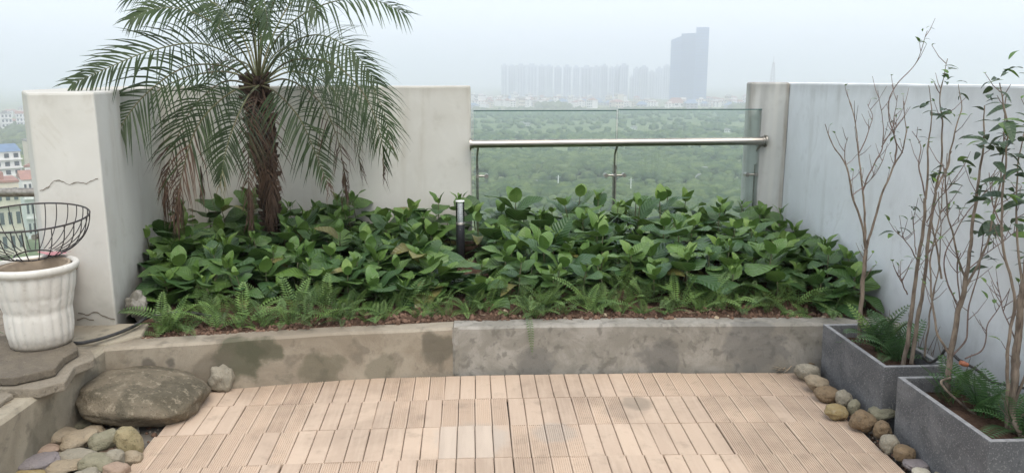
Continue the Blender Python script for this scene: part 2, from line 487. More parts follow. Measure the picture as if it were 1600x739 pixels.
# ------------------------------------------------------------------ mesh helpers
class MB:
    def __init__(s):
        s.v, s.f, s.mi, s.sm = [], [], [], []

    def add(s, vs, fs, mi=0, smooth=False, mat=None):
        o = len(s.v)
        s.v += [tuple(mat @ Vector(p)) if mat is not None else tuple(p) for p in vs]
        s.f += [tuple(i + o for i in f) for f in fs]
        s.mi += [mi] * len(fs)
        s.sm += [smooth] * len(fs)

    def box(s, a, b, mi=0, mat=None):
        (x0, y0, z0), (x1, y1, z1) = a, b
        s.add([(x0, y0, z0), (x1, y0, z0), (x1, y1, z0), (x0, y1, z0), (x0, y0, z1), (x1, y0, z1), (x1, y1, z1), (x0, y1, z1)],
              [(3, 2, 1, 0), (4, 5, 6, 7), (0, 1, 5, 4), (1, 2, 6, 5), (2, 3, 7, 6), (3, 0, 4, 7)], mi, False, mat)

    def prism(s, poly, z0, z1, mi=0):
        """poly runs counter-clockwise; z1 may be a function of (x, y)"""
        n = len(poly)
        top = [(x, y, z1(x, y) if callable(z1) else z1) for x, y in poly]
        s.add([(x, y, z0) for x, y in poly] + top,
              [tuple(range(n))[::-1], tuple(range(n, 2 * n))] + [(i, (i + 1) % n, n + (i + 1) % n, n + i) for i in range(n)], mi)

    def tube(s, pts, rad, seg=8, mi=0, caps=True, smooth=True):
        pts = [Vector(p) for p in pts]
        n = len(pts)
        if not isinstance(rad, (list, tuple)):
            rad = [rad] * n
        vs, fs = [], []
        prev = None
        for i, p in enumerate(pts):
            t = (pts[min(i + 1, n - 1)] - pts[max(i - 1, 0)]).normalized()
            if prev is None:
                u = t.orthogonal().normalized()
            else:
                u = (prev - t * prev.dot(t)).normalized()
            prev = u
            w = t.cross(u)
            for k in range(seg):
                a = 2 * PI * k / seg
                vs.append(p + (u * math.cos(a) + w * math.sin(a)) * rad[i])
        for i in range(n - 1):
            for k in range(seg):
                k2 = (k + 1) % seg
                fs.append((i * seg + k, i * seg + k2, (i + 1) * seg + k2, (i + 1) * seg + k))
        s.add(vs, fs, mi, smooth)
        if caps:
            s.add([vs[k] for k in range(seg)], [tuple(range(seg))[::-1]], mi)
            s.add([vs[(n - 1) * seg + k] for k in range(seg)], [tuple(range(seg))], mi)

    def lathe(s, prof, seg=24, mi=0, smooth=True, mat=None, fn=None):
        vs, fs = [], []
        for r, z in prof:
            for k in range(seg):
                a = 2 * PI * k / seg
                rr = fn(r, z, a) if fn else r
                vs.append((rr * math.cos(a), rr * math.sin(a), z))
        for i in range(len(prof) - 1):
            for k in range(seg):
                k2 = (k + 1) % seg
                fs.append((i * seg + k, i * seg + k2, (i + 1) * seg + k2, (i + 1) * seg + k))
        s.add(vs, fs, mi, smooth, mat)

    def mesh(s, name, mats):
        me = bpy.data.meshes.new(name)
        me.from_pydata(s.v, [], s.f)
        for m in (mats if isinstance(mats, (list, tuple)) else [mats]):
            me.materials.append(m)
        me.polygons.foreach_set('material_index', s.mi)
        me.polygons.foreach_set('use_smooth', s.sm)
        me.update()
        return me

    def build(s, name, mats, parent=None, loc=None):
        return link(name, s.mesh(name, mats), parent, loc)


def link(name, me, parent=None, loc=None):
    o = bpy.data.objects.new(name, me)
    COL.objects.link(o)
    if parent:
        o.parent = parent
    if loc is not None:
        o.location = loc
    return o


def tag(o, label=None, cat=None, group=None, kind=None):
    if label: o['label'] = label
    if cat: o['category'] = cat
    if group: o['group'] = group
    if kind: o['kind'] = kind
    return o


def empty(name, loc=(0, 0, 0), label=None, cat=None, group=None, kind=None):
    o = bpy.data.objects.new(name, None)
    o.empty_display_size = 0.1
    COL.objects.link(o)
    o.location = loc
    return tag(o, label, cat, group, kind)


def weather(o, amp=0.004, cut=0.12):
    """break long edges up and let them wander a few millimetres"""
    bm = bmesh.new(); bm.from_mesh(o.data)
    for _ in range(6):
        es = [e for e in bm.edges if e.calc_length() > cut * 2]
        if not es:
            break
        bmesh.ops.subdivide_edges(bm, edges=es, cuts=1, use_grid_fill=True)
    for v in bm.verts:
        p = v.co
        v.co = p + Vector((noise.noise(p * 5), noise.noise(p * 5 + Vector((9, 0, 0))), noise.noise(p * 6 + Vector((0, 9, 0))) * 1.2)) * amp
    bmesh.ops.triangulate(bm, faces=[f for f in bm.faces if len(f.verts) > 4])
    bm.to_mesh(o.data); bm.free()
    return o


def bevel(o, w, seg=2, ang=40):
    m = o.modifiers.new('bevel', 'BEVEL')
    m.width = w; m.segments = seg; m.limit_method = 'ANGLE'; m.angle_limit = math.radians(ang)
    return o


def smooth_path(pts, n):
    """Catmull-Rom through pts, n samples"""
    P = [Vector(p) for p in pts]
    P = [P[0] * 2 - P[1]] + P + [P[-1] * 2 - P[-2]]
    out = []
    m = len(P) - 3
    for i in range(n):
        t = i / (n - 1) * m
        k = min(int(t), m - 1)
        u = t - k
        a, b, c, d = P[k:k + 4]
        out.append(0.5 * ((2 * b) + (c - a) * u + (2 * a - 5 * b + 4 * c - d) * u * u + (3 * b - a - 3 * c + d) * u ** 3))
    return out


# ================================================================== SETTING
GZ = -60.0                                            # the lowland lies sixty metres below the terrace
m = MB()
nx, ny = 12, 12
vs = [(-9000 + 18000 * i / nx, -4500 + 18000 * j / ny, GZ) for j in range(ny + 1) for i in range(nx + 1)]
m.add(vs, [(j * (nx + 1) + i, j * (nx + 1) + i + 1, (j + 1) * (nx + 1) + i + 1, (j + 1) * (nx + 1) + i) for j in range(ny) for i in range(nx)])
tag(m.build('ground', M['ground']), kind='structure')

m = MB()
m.prism([(-2.7, -4), (2.6, -4), (2.55, 6.2), (-2.9, 6.2)], GZ + 0.05, -0.03)
tag(m.build('terrace_floor', M['slab']), kind='structure')

# ------------------------------------------------------------------ parapet walls
WALL_H = 1.45
pw = empty('parapet_wall', (-2.0, 5.0, 0), 'cream plastered parapet wall behind the palm with cracked pillar end beside the white pot', 'wall')
m = MB()
m.prism([(-2.17, 4.0), (-1.85, 4.0), (-2.27, 5.9), (-0.035, 5.9), (-0.035, 6.08), (-2.52, 6.08), (-2.52, 4.6)], -0.02, lambda x, y: 1.437 + 0.007 * (y - 4))
b = m.build('wall_body', M['plaster'], pw, Vector((0, 0, 0)) - pw.location)
bevel(weather(b, 0.003), 0.012, 2)
# hairline crack across the pillar front: a thin wavering gap filled with dirt
m = MB()
cp = [(62, 298), (75, 293), (84, 283), (98, 284), (107, 288), (122, 285), (133, 287), (147, 281), (153, 279)]
pts = [Y(x, y, 3.9962) for x, y in cp]
sp = smooth_path(pts, 40)
up = [p + Vector((0, 0, 0.0020 + 0.0022 * noise.noise(p * 40))) for p in sp]
dn = [p - Vector((0, 0, 0.0020 + 0.0022 * noise.noise(p * 55))) for p in sp]
jit = [Vector((0, 0, 0.006 * noise.noise(Vector((p.x * 60, 3, 0))))) for p in sp]
vs = [u + j for u, j in zip(up, jit)] + [d + j for d, j in zip(dn, jit)]
m.add(vs, [(i, i + 1, 41 + i, 40 + i) for i in range(39)])
m.build('crack', M['crack'], pw, -pw.location)
# flaking lines at the foot of the pillar
for pts_ in ([(122, 489), (136, 492), (148, 488), (160, 493), (172, 497), (180, 500)], [(120, 500), (133, 497), (147, 501)]):
    sp = smooth_path([Y(x, y, 3.9962) for x, y in pts_], 30)
    m = MB()
    vs = [p + Vector((0, 0, .002 + .003 * abs(noise.noise(p * 50)) + .006 * noise.noise(p * 37))) for p in sp] + [p + Vector((0, 0, -.002 - .003 * abs(noise.noise(p * 45)) + .006 * noise.noise(p * 37))) for p in sp]
    m.add(vs, [(i, i + 1, 31 + i, 30 + i) for i in range(29)])
    m.build('crack', M['crack'], pw, -pw.location)

pr = empty('parapet_wall', (2.3, 4.0, 0), 'pale bluish white parapet wall behind the leafless saplings in planters', 'wall')
m = MB()
m.prism([(2.275, 5.74), (2.235, 4.9), (2.20, 3.6), (2.165, 2.2), (2.13, 0.8), (2.33, 0.8), (2.47, 6.05), (2.27, 6.05)], -0.02, 1.475)
bevel(weather(m.build('wall_body', M['plaster_cool'], pr, -pr.location)), 0.01, 2)
m = MB()
m.prism([(2.045, 5.93), (2.2735, 5.738), (2.268, 6.06), (2.06, 6.06)], -0.02, 1.478)
bevel(m.build('wall_end', M['plaster_end'], pr, -pr.location), 0.014, 2)

# the hidden foot walls that hold the soil behind the glass
m = MB()
m.box((-0.033, 5.96, -0.02), (2.06, 6.04, 0.22))
tag(m.build('upstand', M['plaster_end']), kind='structure')

# ------------------------------------------------------------------ kerbs of the raised beds
kb = empty('planter_kerb', (0, 3.95, 0), 'low weathered concrete kerb holding the soil of the long planting bed', 'kerb')
def kerb(pts_front, pts_back, h, name, mat):
    m = MB()
    n = 26
    fr = smooth_path([Vector((*p, 0)) for p in pts_front], n)
    bk = smooth_path([Vector((*p, 0)) for p in pts_back], n)
    vs, fs = [], []
    for i in range(n):
        a, c = fr[i], bk[i]
        w1 = 0.004 * noise.noise(Vector((a.x * 5, a.y * 5, 1))); w2 = 0.006 * noise.noise(Vector((a.x * 4, 7, a.y * 4)))
        d = (c - a).normalized()
        vs += [(a.x, a.y, -0.03), (a.x + d.x * (w1 + .004), a.y + d.y * (w1 + .004), h * 0.5), (a.x + d.x * w1, a.y + d.y * w1, h - 0.012 + w2),
               (a.x + d.x * 0.014, a.y + d.y * 0.014, h + w2), (c.x, c.y, h + w2 * 0.6 - 0.004), (c.x, c.y, -0.03)]
    for i in range(n - 1):
        for k in range(5):
            fs.append((i * 6 + k, (i + 1) * 6 + k, (i + 1) * 6 + k + 1, i * 6 + k + 1))
    fs += [(5, 4, 3, 2, 1, 0), tuple((n - 1) * 6 + k for k in range(6))]
    m.add(vs, fs, 0, False)
    return m.build(name, mat, kb, -kb.location)


kerb([(-1.77, 3.655), (-1.32, 3.74), (-0.75, 3.845), (-0.125, 3.913)], [(-1.77, 3.80), (-1.32, 3.875), (-0.75, 3.965), (-0.125, 4.035)], 0.25, 'old_section', M['kerb_old'])
kerb([(-0.122, 3.914), (0.5, 3.917), (1.2, 3.90), (2.25, 3.868)], [(-0.122, 4.04), (0.5, 4.045), (1.2, 4.03), (2.25, 3.998)], 0.2535, 'new_section', M['kerb_new'])
# ragged mortar lip at the joint
m = MB()
jt = [(-0.118 + 0.014 * noise.noise(Vector((0, 0, z * 30))), z) for z in np.linspace(0.0, 0.252, 14)]
vs = [(x - 0.011, 3.913, z) for x, z in jt] + [(x, 3.9065, z) for x, z in jt] + [(x + 0.02, 3.914, z) for x, z in jt]
m.add(vs, [(i, 14 + i, 15 + i, i + 1) for i in range(13)] + [(14 + i, 28 + i, 29 + i, 15 + i) for i in range(13)])
m.build('mortar_lip', M['kerb_new'], kb, -kb.location)

lk = empty('side_kerb', (-1.8, 2.5, 0), 'low buff concrete kerb of the left ledge beside boulder and pebbles', 'kerb')
m = MB()
n = 30
vs, fs = [], []
for i in range(n):
    y = 3.80 - 3.4 * i / (n - 1)
    x = -1.757 - 0.012 * (3.8 - y) - 0.005 * noise.noise(Vector((0, y * 4, 0)))
    h = 0.252 + 0.004 * noise.noise(Vector((1, y * 5, 0)))
    vs += [(x - 0.015, y, -0.03), (x - 0.004, y, h - 0.014), (x - 0.018, y, h), (x - 0.16, y, h - 0.004), (x - 0.16, y, -0.03)]
for i in range(n - 1):
    for k in range(4):
        fs.append((i * 5 + k, i * 5 + k + 1, (i + 1) * 5 + k + 1, (i + 1) * 5 + k))
fs += [(0, 1, 2, 3, 4), tuple((n - 1) * 5 + k for k in range(5))[::-1]]
m.add(vs, fs)
m.build('kerb_body', M['kerb_side'], lk, -lk.location)

def grid(x0, x1, y0, y1, nx, ny, zf, inside=None):
    m = MB()
    vs = []
    for j in range(ny + 1):
        for i in range(nx + 1):
            u, v = i / nx, j / ny
            ya = y0(u) if callable(y0) else y0
            yb = y1(u) if callable(y1) else y1
            y = ya + (yb - ya) * v
            xa = x0(y) if callable(x0) else x0
            xb = x1(y) if callable(x1) else x1
            x = xa + (xb - xa) * u
            vs.append((x, y, zf(x, y)))
    m.add(vs, [(j * (nx + 1) + i, j * (nx + 1) + i + 1, (j + 1) * (nx + 1) + i + 1, (j + 1) * (nx + 1) + i) for j in range(ny) for i in range(nx)], 0, True)
    return m


def bed_z(x, y):
    return 0.235 + 0.06 * min(1, max(0, (y - 4.0) / 0.5)) + 0.02 * noise.noise(Vector((x * 6, y * 6, 0))) + 0.012 * noise.noise(Vector((x * 22, y * 22, 3)))


KF = lambda x: (3.81 + (x + 1.77) * 0.15 if x < -0.12 else 4.04 - 0.016 * (x + 0.12))
m = grid(lambda y: -1.70 - 0.23 * (y - 3.8), 2.26, lambda u: KF(-1.7 + 3.96 * u) - 0.012, 5.97, 150, 70, bed_z)
tag(m.build('soil', M['soil']), kind='structure')

m = grid(-3.4, -1.90, 0.4, 4.7, 40, 70, lambda x, y: 0.238 + 0.008 * noise.noise(Vector((x * 7, y * 7, 0))) + 0.004 * noise.noise(Vector((x * 25, y * 25, 2))))
tag(m.build('ledge', M['dry_dirt']), kind='structure')
# small concrete threshold between the pillar and the kerbs
m = MB()
m.prism([(-2.2, 3.74), (-1.78, 3.70), (-1.66, 3.84), (-1.70, 4.03), (-2.2, 4.03)], 0.02, 0.262)
tag(bevel(m.build('threshold', M['kerb_side']), 0.01), kind='structure')

# ------------------------------------------------------------------ deck: tiles of four slats
deck = empty('deck_floor', (0, 3, 0), kind='structure')
SP, TP = 0.0762, 0.3048

def slat_mesh(ribs, name):
    m = MB()
    w, L, z1, z0 = 0.0365, 0.1504, 0.0, -0.02
    prof = [(-w, z0), (-w, z1 - 0.003), (-w + 0.003, z1)]
    if ribs:
        n = 7
        for k in range(n):
            a = -w + 0.006 + (2 * w - 0.012) * k / n
            s = (2 * w - 0.012) / n
            prof += [(a + s * 0.18, z1), (a + s * 0.28, z1 - 0.0028), (a + s * 0.66, z1 - 0.0028), (a + s * 0.76, z1)]
    prof += [(w - 0.003, z1), (w, z1 - 0.003), (w, z0)]
    n = len(prof)
    vs = [(x, -L, z) for x, z in prof] + [(x, L, z) for x, z in prof]
    m.add(vs, [(i + 1, i, n + i, n + i + 1) for i in range(n - 1)] + [tuple(range(n))[::-1][::-1], tuple(range(n, 2 * n))[::-1]])
    return m.mesh(name, M['slat'])


SL = [slat_mesh(True, 'slat_ribbed'), slat_mesh(False, 'slat_smooth')]
SLG = [x.copy() for x in SL]
for x in SLG:
    x.materials[0] = M['slat_grey']
tb = MB(); tb.box((-0.151, -0.151, -0.026), (0.151, 0.151, -0.0205))
TB = tb.mesh('tile_base', M['tile_base'])
for row in range(7):
    for colm in range(10):
        cx = -1.385 + TP * (colm + 0.5)
        cy = 3.885 - 0.3035 * (row + 0.5)
        arc = -0.030 * ((cx - 0.25) / 1.4) ** 2 * (1 if cx < 0.25 else 1.0)
        t = link('deck_tile', TB, deck)
        t.location = Vector((cx + R.gauss(0, .0012), cy + arc + R.gauss(0, .001), R.gauss(0, .0008))) - deck.location
        t.rotation_euler = (R.gauss(0, .0015), R.gauss(0, .0015), -0.030 * 2 * (cx - 0.25) / 1.4 ** 2 + R.gauss(0, .0014))
        smooth_tile = R.random() < 0.25
        grey = (row, colm) in ((2, 4),)
        for k in range(4):
            rib = 0 if not (smooth_tile or R.random() < 0.12) else 1
            g = grey and R.random() < (0.95 if (row, colm) == (2, 4) else 0.3)
            s = link('slat', (SLG if g else SL)[rib], t)
            s.location = (-TP / 2 + SP * (k + 0.5), 0, R.gauss(0, .0006))
            s.rotation_euler = (R.gauss(0, .001), R.gauss(0, .004), R.gauss(0, .0022))

# ================================================================== BALUSTRADES
def post(par, p, zt, zb, clamp_dirs, rail_y):
    """tall slim post: two plates, a cranked neck up to the rail, a cross clamp for the glass"""
    m = MB()
    x, y = p
    m.box((x - 0.010, y - 0.025, zb), (x - 0.004, y + 0.025, zt - 0.17))
    m.box((x + 0.004, y - 0.025, zb), (x + 0.010, y + 0.025, zt - 0.17))
    m.box((x - 0.0035, y - 0.018, zb), (x + 0.0035, y + 0.018, zt - 0.20))
    po = m.build('post', M['steel_dark'], par, -par.location)
    n = MB()
    n.tube([(x, y, zt - 0.20), (x, y, zt - 0.10), (x + 0.004, y - 0.02, zt - 0.06), (x + 0.010, rail_y, zt - 0.012)], 0.008, 8)
    q = n.build('neck', M['steel'], po)
    c = MB()
    for d in clamp_dirs:
        c.tube([(x, y - 0.03, zt - 0.245), (x + d * 0.075, y - 0.03, zt - 0.245)], 0.008, 8)
        c.tube([(x + d * 0.068, y - 0.046, zt - 0.245), (x + d * 0.068, y + 0.004, zt - 0.245)], 0.016, 12)
    c.tube([(x, y - 0.045, zt - 0.245), (x, y + 0.02, zt - 0.245)], 0.013, 12)
    c.build('clamp', M['steel'], po)


def pane(par, x0, x1, y, z0, z1, y2=None):
    m = MB()
    t = 0.005
    y2 = y if y2 is None else y2
    vs = [(x0, y - t, z0), (x1, y2 - t, z0), (x1, y2 + t, z0), (x0, y + t, z0), (x0, y - t, z1), (x1, y2 - t, z1), (x1, y2 + t, z1), (x0, y + t, z1)]
    m.box((x0, y - t - .0006, z1 - .007), (x1, y2 - t, z1 + .0006), 1)        # arrissed top edge
    m.add(vs, [(0, 1, 5, 4), (2, 3, 7, 6)], 0)
    m.add(vs, [(3, 2, 1, 0), (4, 5, 6, 7), (1, 2, 6, 5), (3, 0, 4, 7)], 1)
    return m.build('glass_pane', [M['glass'], M['glass_edge']], par, -par.location)


gb = empty('glass_balustrade', (1.05, 5.86, 0.2), 'glass balustrade with polished steel handrail in the gap between the walls', 'balustrade')
RY, PY = 5.83, 5.90
pane(gb, -0.015, 1.036, 5.87, 0.26, 1.276)
pane(gb, 1.050, 2.135, 5.87, 0.26, 1.283)
m = MB()
ra, rb = Y(734, 225.5, RY), Y(1197, 220.5, RY)
m.tube([ra, ra.lerp(rb, .5), rb], 0.0285, 20)
m.build('handrail', M['steel'], gb, -gb.location)
for e, s in ((ra, 1), (rb, -1)):
    m = MB()
    m.tube([e, e + Vector((0.012 * s, 0, 0))], 0.044, 20)
    m.tube([e + Vector((0.012 * s, 0, 0)), e + Vector((0.03 * s, 0, 0))], 0.033, 20)
    m.build('flange', M['steel'], gb, -gb.location)
for px, dirs in ((746, (1,)), (959, (-1, 1)), (1177, (-1,))):
    p = Y(px, 300, PY)
    post(gb, (p.x, PY), 1.04, 0.2, dirs, RY)

gl = empty('glass_balustrade', (-2.8, 4.5, 0.2), 'dark handrail and glass balustrade behind the wire basket at left edge', 'balustrade')
pane(gl, -4.0, -2.50, 4.60, 0.24, 0.855, 4.60)
m = MB()
m.tube([(-4.0, 4.5, 0.882), (-3.0, 4.5, 0.882), (-2.42, 4.5, 0.882)], 0.025, 16)
m.build('handrail', M['steel_dark'], gl, -gl.location)
post(gl, (-2.43, 4.56), 0.87, 0.24, (-1,), 4.5)

# ================================================================== BOLLARD LIGHT
bp = Vector((-0.108, 5.2, bed_z(-0.108, 5.2)))
bl = empty('bollard_light', bp, 'short black bollard garden light with clear lens among the leaves', 'garden light')
hz = 0.56 - bp.z
m = MB(); m.lathe([(0.0, -0.03), (0.029, -0.03), (0.029, hz - 0.004), (0.027, hz), (0.0, hz)], 20); m.build('post', M['black'], bl)
m = MB(); m.lathe([(0.0285, hz), (0.0285, hz + 0.147), (0.026, hz + 0.152), (0.0, hz + 0.152)], 20); m.build('lens', M['acrylic'], bl)
m = MB()
pr_ = [(0.020, hz + 0.001)]
for k in range(9):
    z = hz + 0.010 + k * 0.014
    pr_ += [(0.021, z), (0.013, z + 0.006), (0.021, z + 0.0125)]
pr_ += [(0.0, hz + 0.14)]
m.lathe(pr_, 16); m.build('reflector', M['reflector'], bl)
m = MB(); m.lathe([(0.031, hz - 0.006), (0.031, hz + 0.008), (0.028, hz + 0.01)], 20); m.build('collar', M['steel_dark'], bl)
m = MB(); m.lathe([(0.0295, hz + 0.148), (0.0295, hz + 0.154), (0.0, hz + 0.156)], 20); m.build('cap', M['reflector'], bl)
m = MB(); m.tube([(0, -0.0285, hz - 0.035), (0, -0.031, hz - 0.035)], 0.0035, 8); m.build('screw', M['steel'], bl)

# ================================================================== STONES
def stone_mesh(name, sx, sy, sz, mat, seed, rough=0.16, square=0.0, sub=4):
    bm = bmesh.new()
    bmesh.ops.create_icosphere(bm, subdivisions=sub, radius=1.0)
    off = Vector((seed * 3.17, seed * 1.7, seed * 0.9))
    for v in bm.verts:
        d = v.co.normalized()
        n1 = noise.noise(d * 0.9 + off)
        n2 = noise.noise(d * 2.2 + off * 2)
        n3 = noise.noise(d * 6 + off)
        k = 1 + rough * 1.6 * n1 + rough * 0.8 * n2 + rough * 0.22 * n3 + rough * 0.1 * noise.noise(d * 15 + off)
        if square:
            mx = max(abs(d.x), abs(d.y), abs(d.z))
            k *= (1 - square) + square * 0.78 / mx
        p = d * k
        v.co = (p.x * sx, p.y * sy, p.z * sz)
    for ax, half in ((0, sx), (1, sy), (2, sz)):             # bring the lumpy body back to its measured size
        lo = min(v.co[ax] for v in bm.verts); hi = max(v.co[ax] for v in bm.verts)
        for v in bm.verts:
            v.co[ax] = ((v.co[ax] - lo) / (hi - lo) * 2 - 1) * half
    for f in bm.faces:
        f.smooth = True
    me = bpy.data.meshes.new(name)
    bm.to_mesh(me); bm.free()
    me.materials.append(mat)
    return me


def to_px(p):
    q = Vector(p) - Vector((0, 0, EYE))
    fx, fy = math.sin(PSI), math.cos(PSI)
    h = q.x * fx + q.y * fy
    z = h * math.cos(TH) - q.z * math.sin(TH)
    v = h * math.sin(TH) + q.z * math.cos(TH)
    return 800 + F_PX * (q.x * fy - q.y * fx) / z, 369.5 - F_PX * v / z


def put_stone(px, py, w, h, mat, label, seed, rot=0.0, tilt=0.0, depth=0.8, z0=-0.03, square=0.0, rough=0.16, name='river_stone', cat='stone', group=None, sink=0.04, sub=4):
    """px, py, w, h: where the stone lies and how large it is, measured in the photograph"""
    c = G(px, py + h * 0.3, z0)
    sx = w / F_PX * c.y / 2
    sz = h / F_PX * c.y / 2
    me = stone_mesh(name, 1, 1, 1, mat, seed, rough, square, sub)
    unit = [v.co.copy() for v in me.vertices]
    rm = Euler((0, math.radians(tilt), math.radians(rot))).to_matrix()
    for _ in range(6):
        sy = max(min(sx * depth, h * 0.88 / F_PX * c.y / 2 / math.sin(math.atan2(EYE, c.y))), sz * 0.55)
        pts = [rm @ Vector((u.x * sx, u.y * sy, u.z * sz)) for u in unit]
        zm = min(p.z for p in pts)
        loc = Vector((c.x, c.y, z0 - zm - sink * sz))
        pr = [to_px(p + loc) for p in pts]
        x0, x1 = min(p[0] for p in pr), max(p[0] for p in pr)
        y0, y1 = min(p[1] for p in pr), max(p[1] for p in pr)
        sx *= min(1.5, max(.6, w / (x1 - x0)))
        sz *= min(1.4, max(.7, h / (y1 - y0)))
        sz = max(sz, 0.012)
        a = G((x0 + x1) / 2, y1, z0); b = G(px, py + h / 2, z0)
        c = c + (b - a)
    for v, p in zip(me.vertices, pts):
        v.co = p
    o = link(name, me, None, loc)
    return tag(o, label, cat, group)


LG = 'pebbles heaped between the boulder and the deck'
LS = [
    (126, 667, 34, 18, 'st_green', 'small dark stone peeping out just under the boulder, behind the tan pebbles', 20, 0, -0.02),
    (146, 676, 34, 20, 'st_tan', 'rounded tan stone touching the underside of the boulder', -20, -10, -0.02),
    (190, 678, 50, 20, 'st_pale', 'flat beige stone half hidden beneath the front of the boulder', 10, 0, -0.03),
    (89, 682, 66, 27, 'st_tan', 'broad smooth grey-tan stone nearest the side kerb, below the boulder', 0, 3, 0.0),
    (123, 690, 54, 34, 'st_tan', 'long tan stone slanting up to the right in the middle of the pebbles', 25, -12, 0.0),
    (163, 690, 46, 34, 'st_green', 'angular grey-green stone with a flat facet in front of boulder', 30, -12, 0.0),
    (201, 693, 42, 44, 'st_moss', 'mossy yellow-brown stone wedged between pebbles and deck edge', 20, -20, -0.02),
    (67, 704, 50, 18, 'st_pink', 'flat pinkish stone above the purple one', 0, 0, 0.0),
    (160, 704, 40, 24, 'st_pink', 'pinkish stone sunk among the others behind the mottled ones', 10, 0, -0.03),
    (121, 712, 58, 20, 'st_grey', 'flat grey oval stone in the front of the pebble heap', 0, 0, 0.01),
    (58, 723, 66, 28, 'st_purple', 'purple-grey angular stone at the foot of the side kerb', 5, -6, 0.0),
    (178, 717, 30, 26, 'st_grey', 'small mottled grey stone touching the deck edge', 0, 0, 0.0),
    (150, 725, 52, 30, 'st_green', 'mottled brown-grey round stone at the bottom of the heap', 0, 5, 0.0),
    (103, 729, 58, 22, 'st_tan', 'pale tan oval stone at the lower edge of the picture', 5, 0, 0.01),
    (46, 740, 52, 16, 'st_yellow', 'yellowish stone cut by the bottom edge beneath the purple one', 0, 0, 0.0),
    (135, 743, 40, 22, 'st_grey', 'grey stone cut by the bottom edge beside the deck', 0, 0, 0.0),
    (100, 668, 44, 18, 'st_grey', 'flat grey stone tucked against the side kerb, farthest up the heap', 0, 0, -0.02),
    (205, 718, 34, 24, 'st_tan', 'small tan stone squeezed against the deck edge, below the mossy one', 0, 0, -0.02),
    (60, 692, 34, 16, 'st_green', 'small greenish stone touching the side kerb between pinkish and broad stones', 0, 0, -0.02),
    (30, 712, 30, 20, 'st_tan', 'small tan stone in the crack along the side kerb', 0, 0, -0.02),
    (182, 736, 40, 24, 'st_pink', 'pinkish stone at the bottom edge beside the deck', 0, 0, -0.01),
    (98, 708, 40, 20, 'st_grey', 'grey stone showing between the pinkish and the flat oval ones', 0, 0, -0.03),
    (85, 752, 60, 24, 'st_tan', 'tan stone mostly below the picture edge', 0, 0, 0.0),
]
for i, (px, py, w, h, mt, lab, rot, tilt, dz) in enumerate(LS):
    put_stone(px, py - 1, w * 1.16, h * 1.22, M[mt], lab, 3 + i, rot, tilt, 0.85, -0.01 + dz, 0.35 if mt in ('st_purple', 'st_green') else 0.1, group=LG)
put_stone(190, 574, 36, 22, M['st_yellow'], 'orange-brown stone in the corner behind the boulder', 61, 0, 0, 0.8, 0.03)
put_stone(346, 590, 44, 44, M['st_grey'], 'small angular grey stone between the boulder and the kerb', 65, 15, 12, 0.9, -0.005, 0.45, 0.2)
put_stone(3, 552, 36, 30, M['st_yellow'], 'smooth yellow stone on the ledge left of the white pot', 71, 0, 0, 0.9, 0.24)
bo = put_stone(223, 619, 214, 98, M['boulder'], 'large flat brown boulder in the corner of the terrace by the kerbs', 12, 14, 5, 0.98, -0.028, 0.12, 0.10, 'boulder', 'boulder', sub=5)

RG = 'river stones lined along the planters'
RS = [
    (1265, 561, 36, 16, 'st_brown', 'flat dark stone at the far end of the row, against the kerb', 0, 0, 0.02),
    (1261, 582, 40, 27, 'st_grey', 'large grey stone near the far planter and dry straw', 0, 5, 0),
    (1276, 599, 37, 27, 'st_tan', 'triangular tan stone second from the straw', 10, 15, 0),
    (1293, 616, 42, 26, 'st_brown', 'orange-brown oval stone beside the far planter', 0, 0, 0),
    (1319, 624, 26, 30, 'st_grey', 'upright grey-brown stone leaning on the far planter', 0, 0, 0),
    (1307, 643, 36, 25, 'st_yellow', 'yellow stone with a pale top lying on the deck', 10, 5, 0),
    (1334, 637, 20, 26, 'st_green', 'narrow greenish stone between far planter and the brown lump', 0, 15, 0),
    (1348, 657, 42, 34, 'st_brown', 'big brown lumpy stone at the corner of the far planter', 10, 20, 0),
    (1379, 645, 44, 23, 'st_green', 'long greenish stone lying across the gap between the planters', 0, -8, 0.04),
    (1379, 671, 29, 29, 'st_brown', 'round brown stone at the far corner of the near planter', 0, 0, 0),
    (1390, 694, 31, 30, 'st_grey', 'round grey-tan stone against the near planter, before the brown pair', 0, 0, 0),
    (1413, 708, 34, 28, 'st_brown', 'smooth brown egg-shaped stone beside the near planter', 30, 10, 0),
    (1431, 727, 40, 20, 'st_purple', 'purple-grey blocky stone beside the near planter', 0, 0, 0),
    (1440, 740, 30, 20, 'st_pale', 'pale speckled stone at the bottom edge near the planter', 0, 0, 0),
    (1470, 742, 24, 16, 'st_tan', 'small tan stone at the bottom edge under the near planter', 0, 0, 0),
]
for i, (px, py, w, h, mt, lab, rot, tilt, dz) in enumerate(RS):
    put_stone(px, py, w * 1.08, h * 1.08, M[mt], lab, 40 + i, rot, tilt, 0.9, -0.004 + dz, 0.4 if mt == 'st_purple' else 0.08, group=RG)

# ------------------------------------------------------------------ flagstones under the pot
def flag(poly, z0, z1, mat, label, seed):
    m = MB()
    pts = []
    n = len(poly)
    for i in range(n):
        a, b2 = Vector(poly[i]), Vector(poly[(i + 1) % n])
        for k in range(5):
            p = a.lerp(b2, k / 5)
            q = Vector((p.x, p.y, 0)) * 9 + Vector((seed, 0, 0))
            pts.append((p.x + 0.014 * noise.noise(q), p.y + 0.014 * noise.noise(q + Vector((5, 5, 0)))))
    m.prism(pts, z0, lambda x, y: z1 + 0.004 * noise.noise(Vector((x * 9, y * 9, seed))))
    o = bevel(m.build('flagstone', mat), 0.006, 2, 30)
    return tag(o, label, 'stone slab', 'flagstones stacked under the pot')


def gp(pts, z):
    return [(G(x, y, z).x, G(x, y, z).y) for x, y in pts]


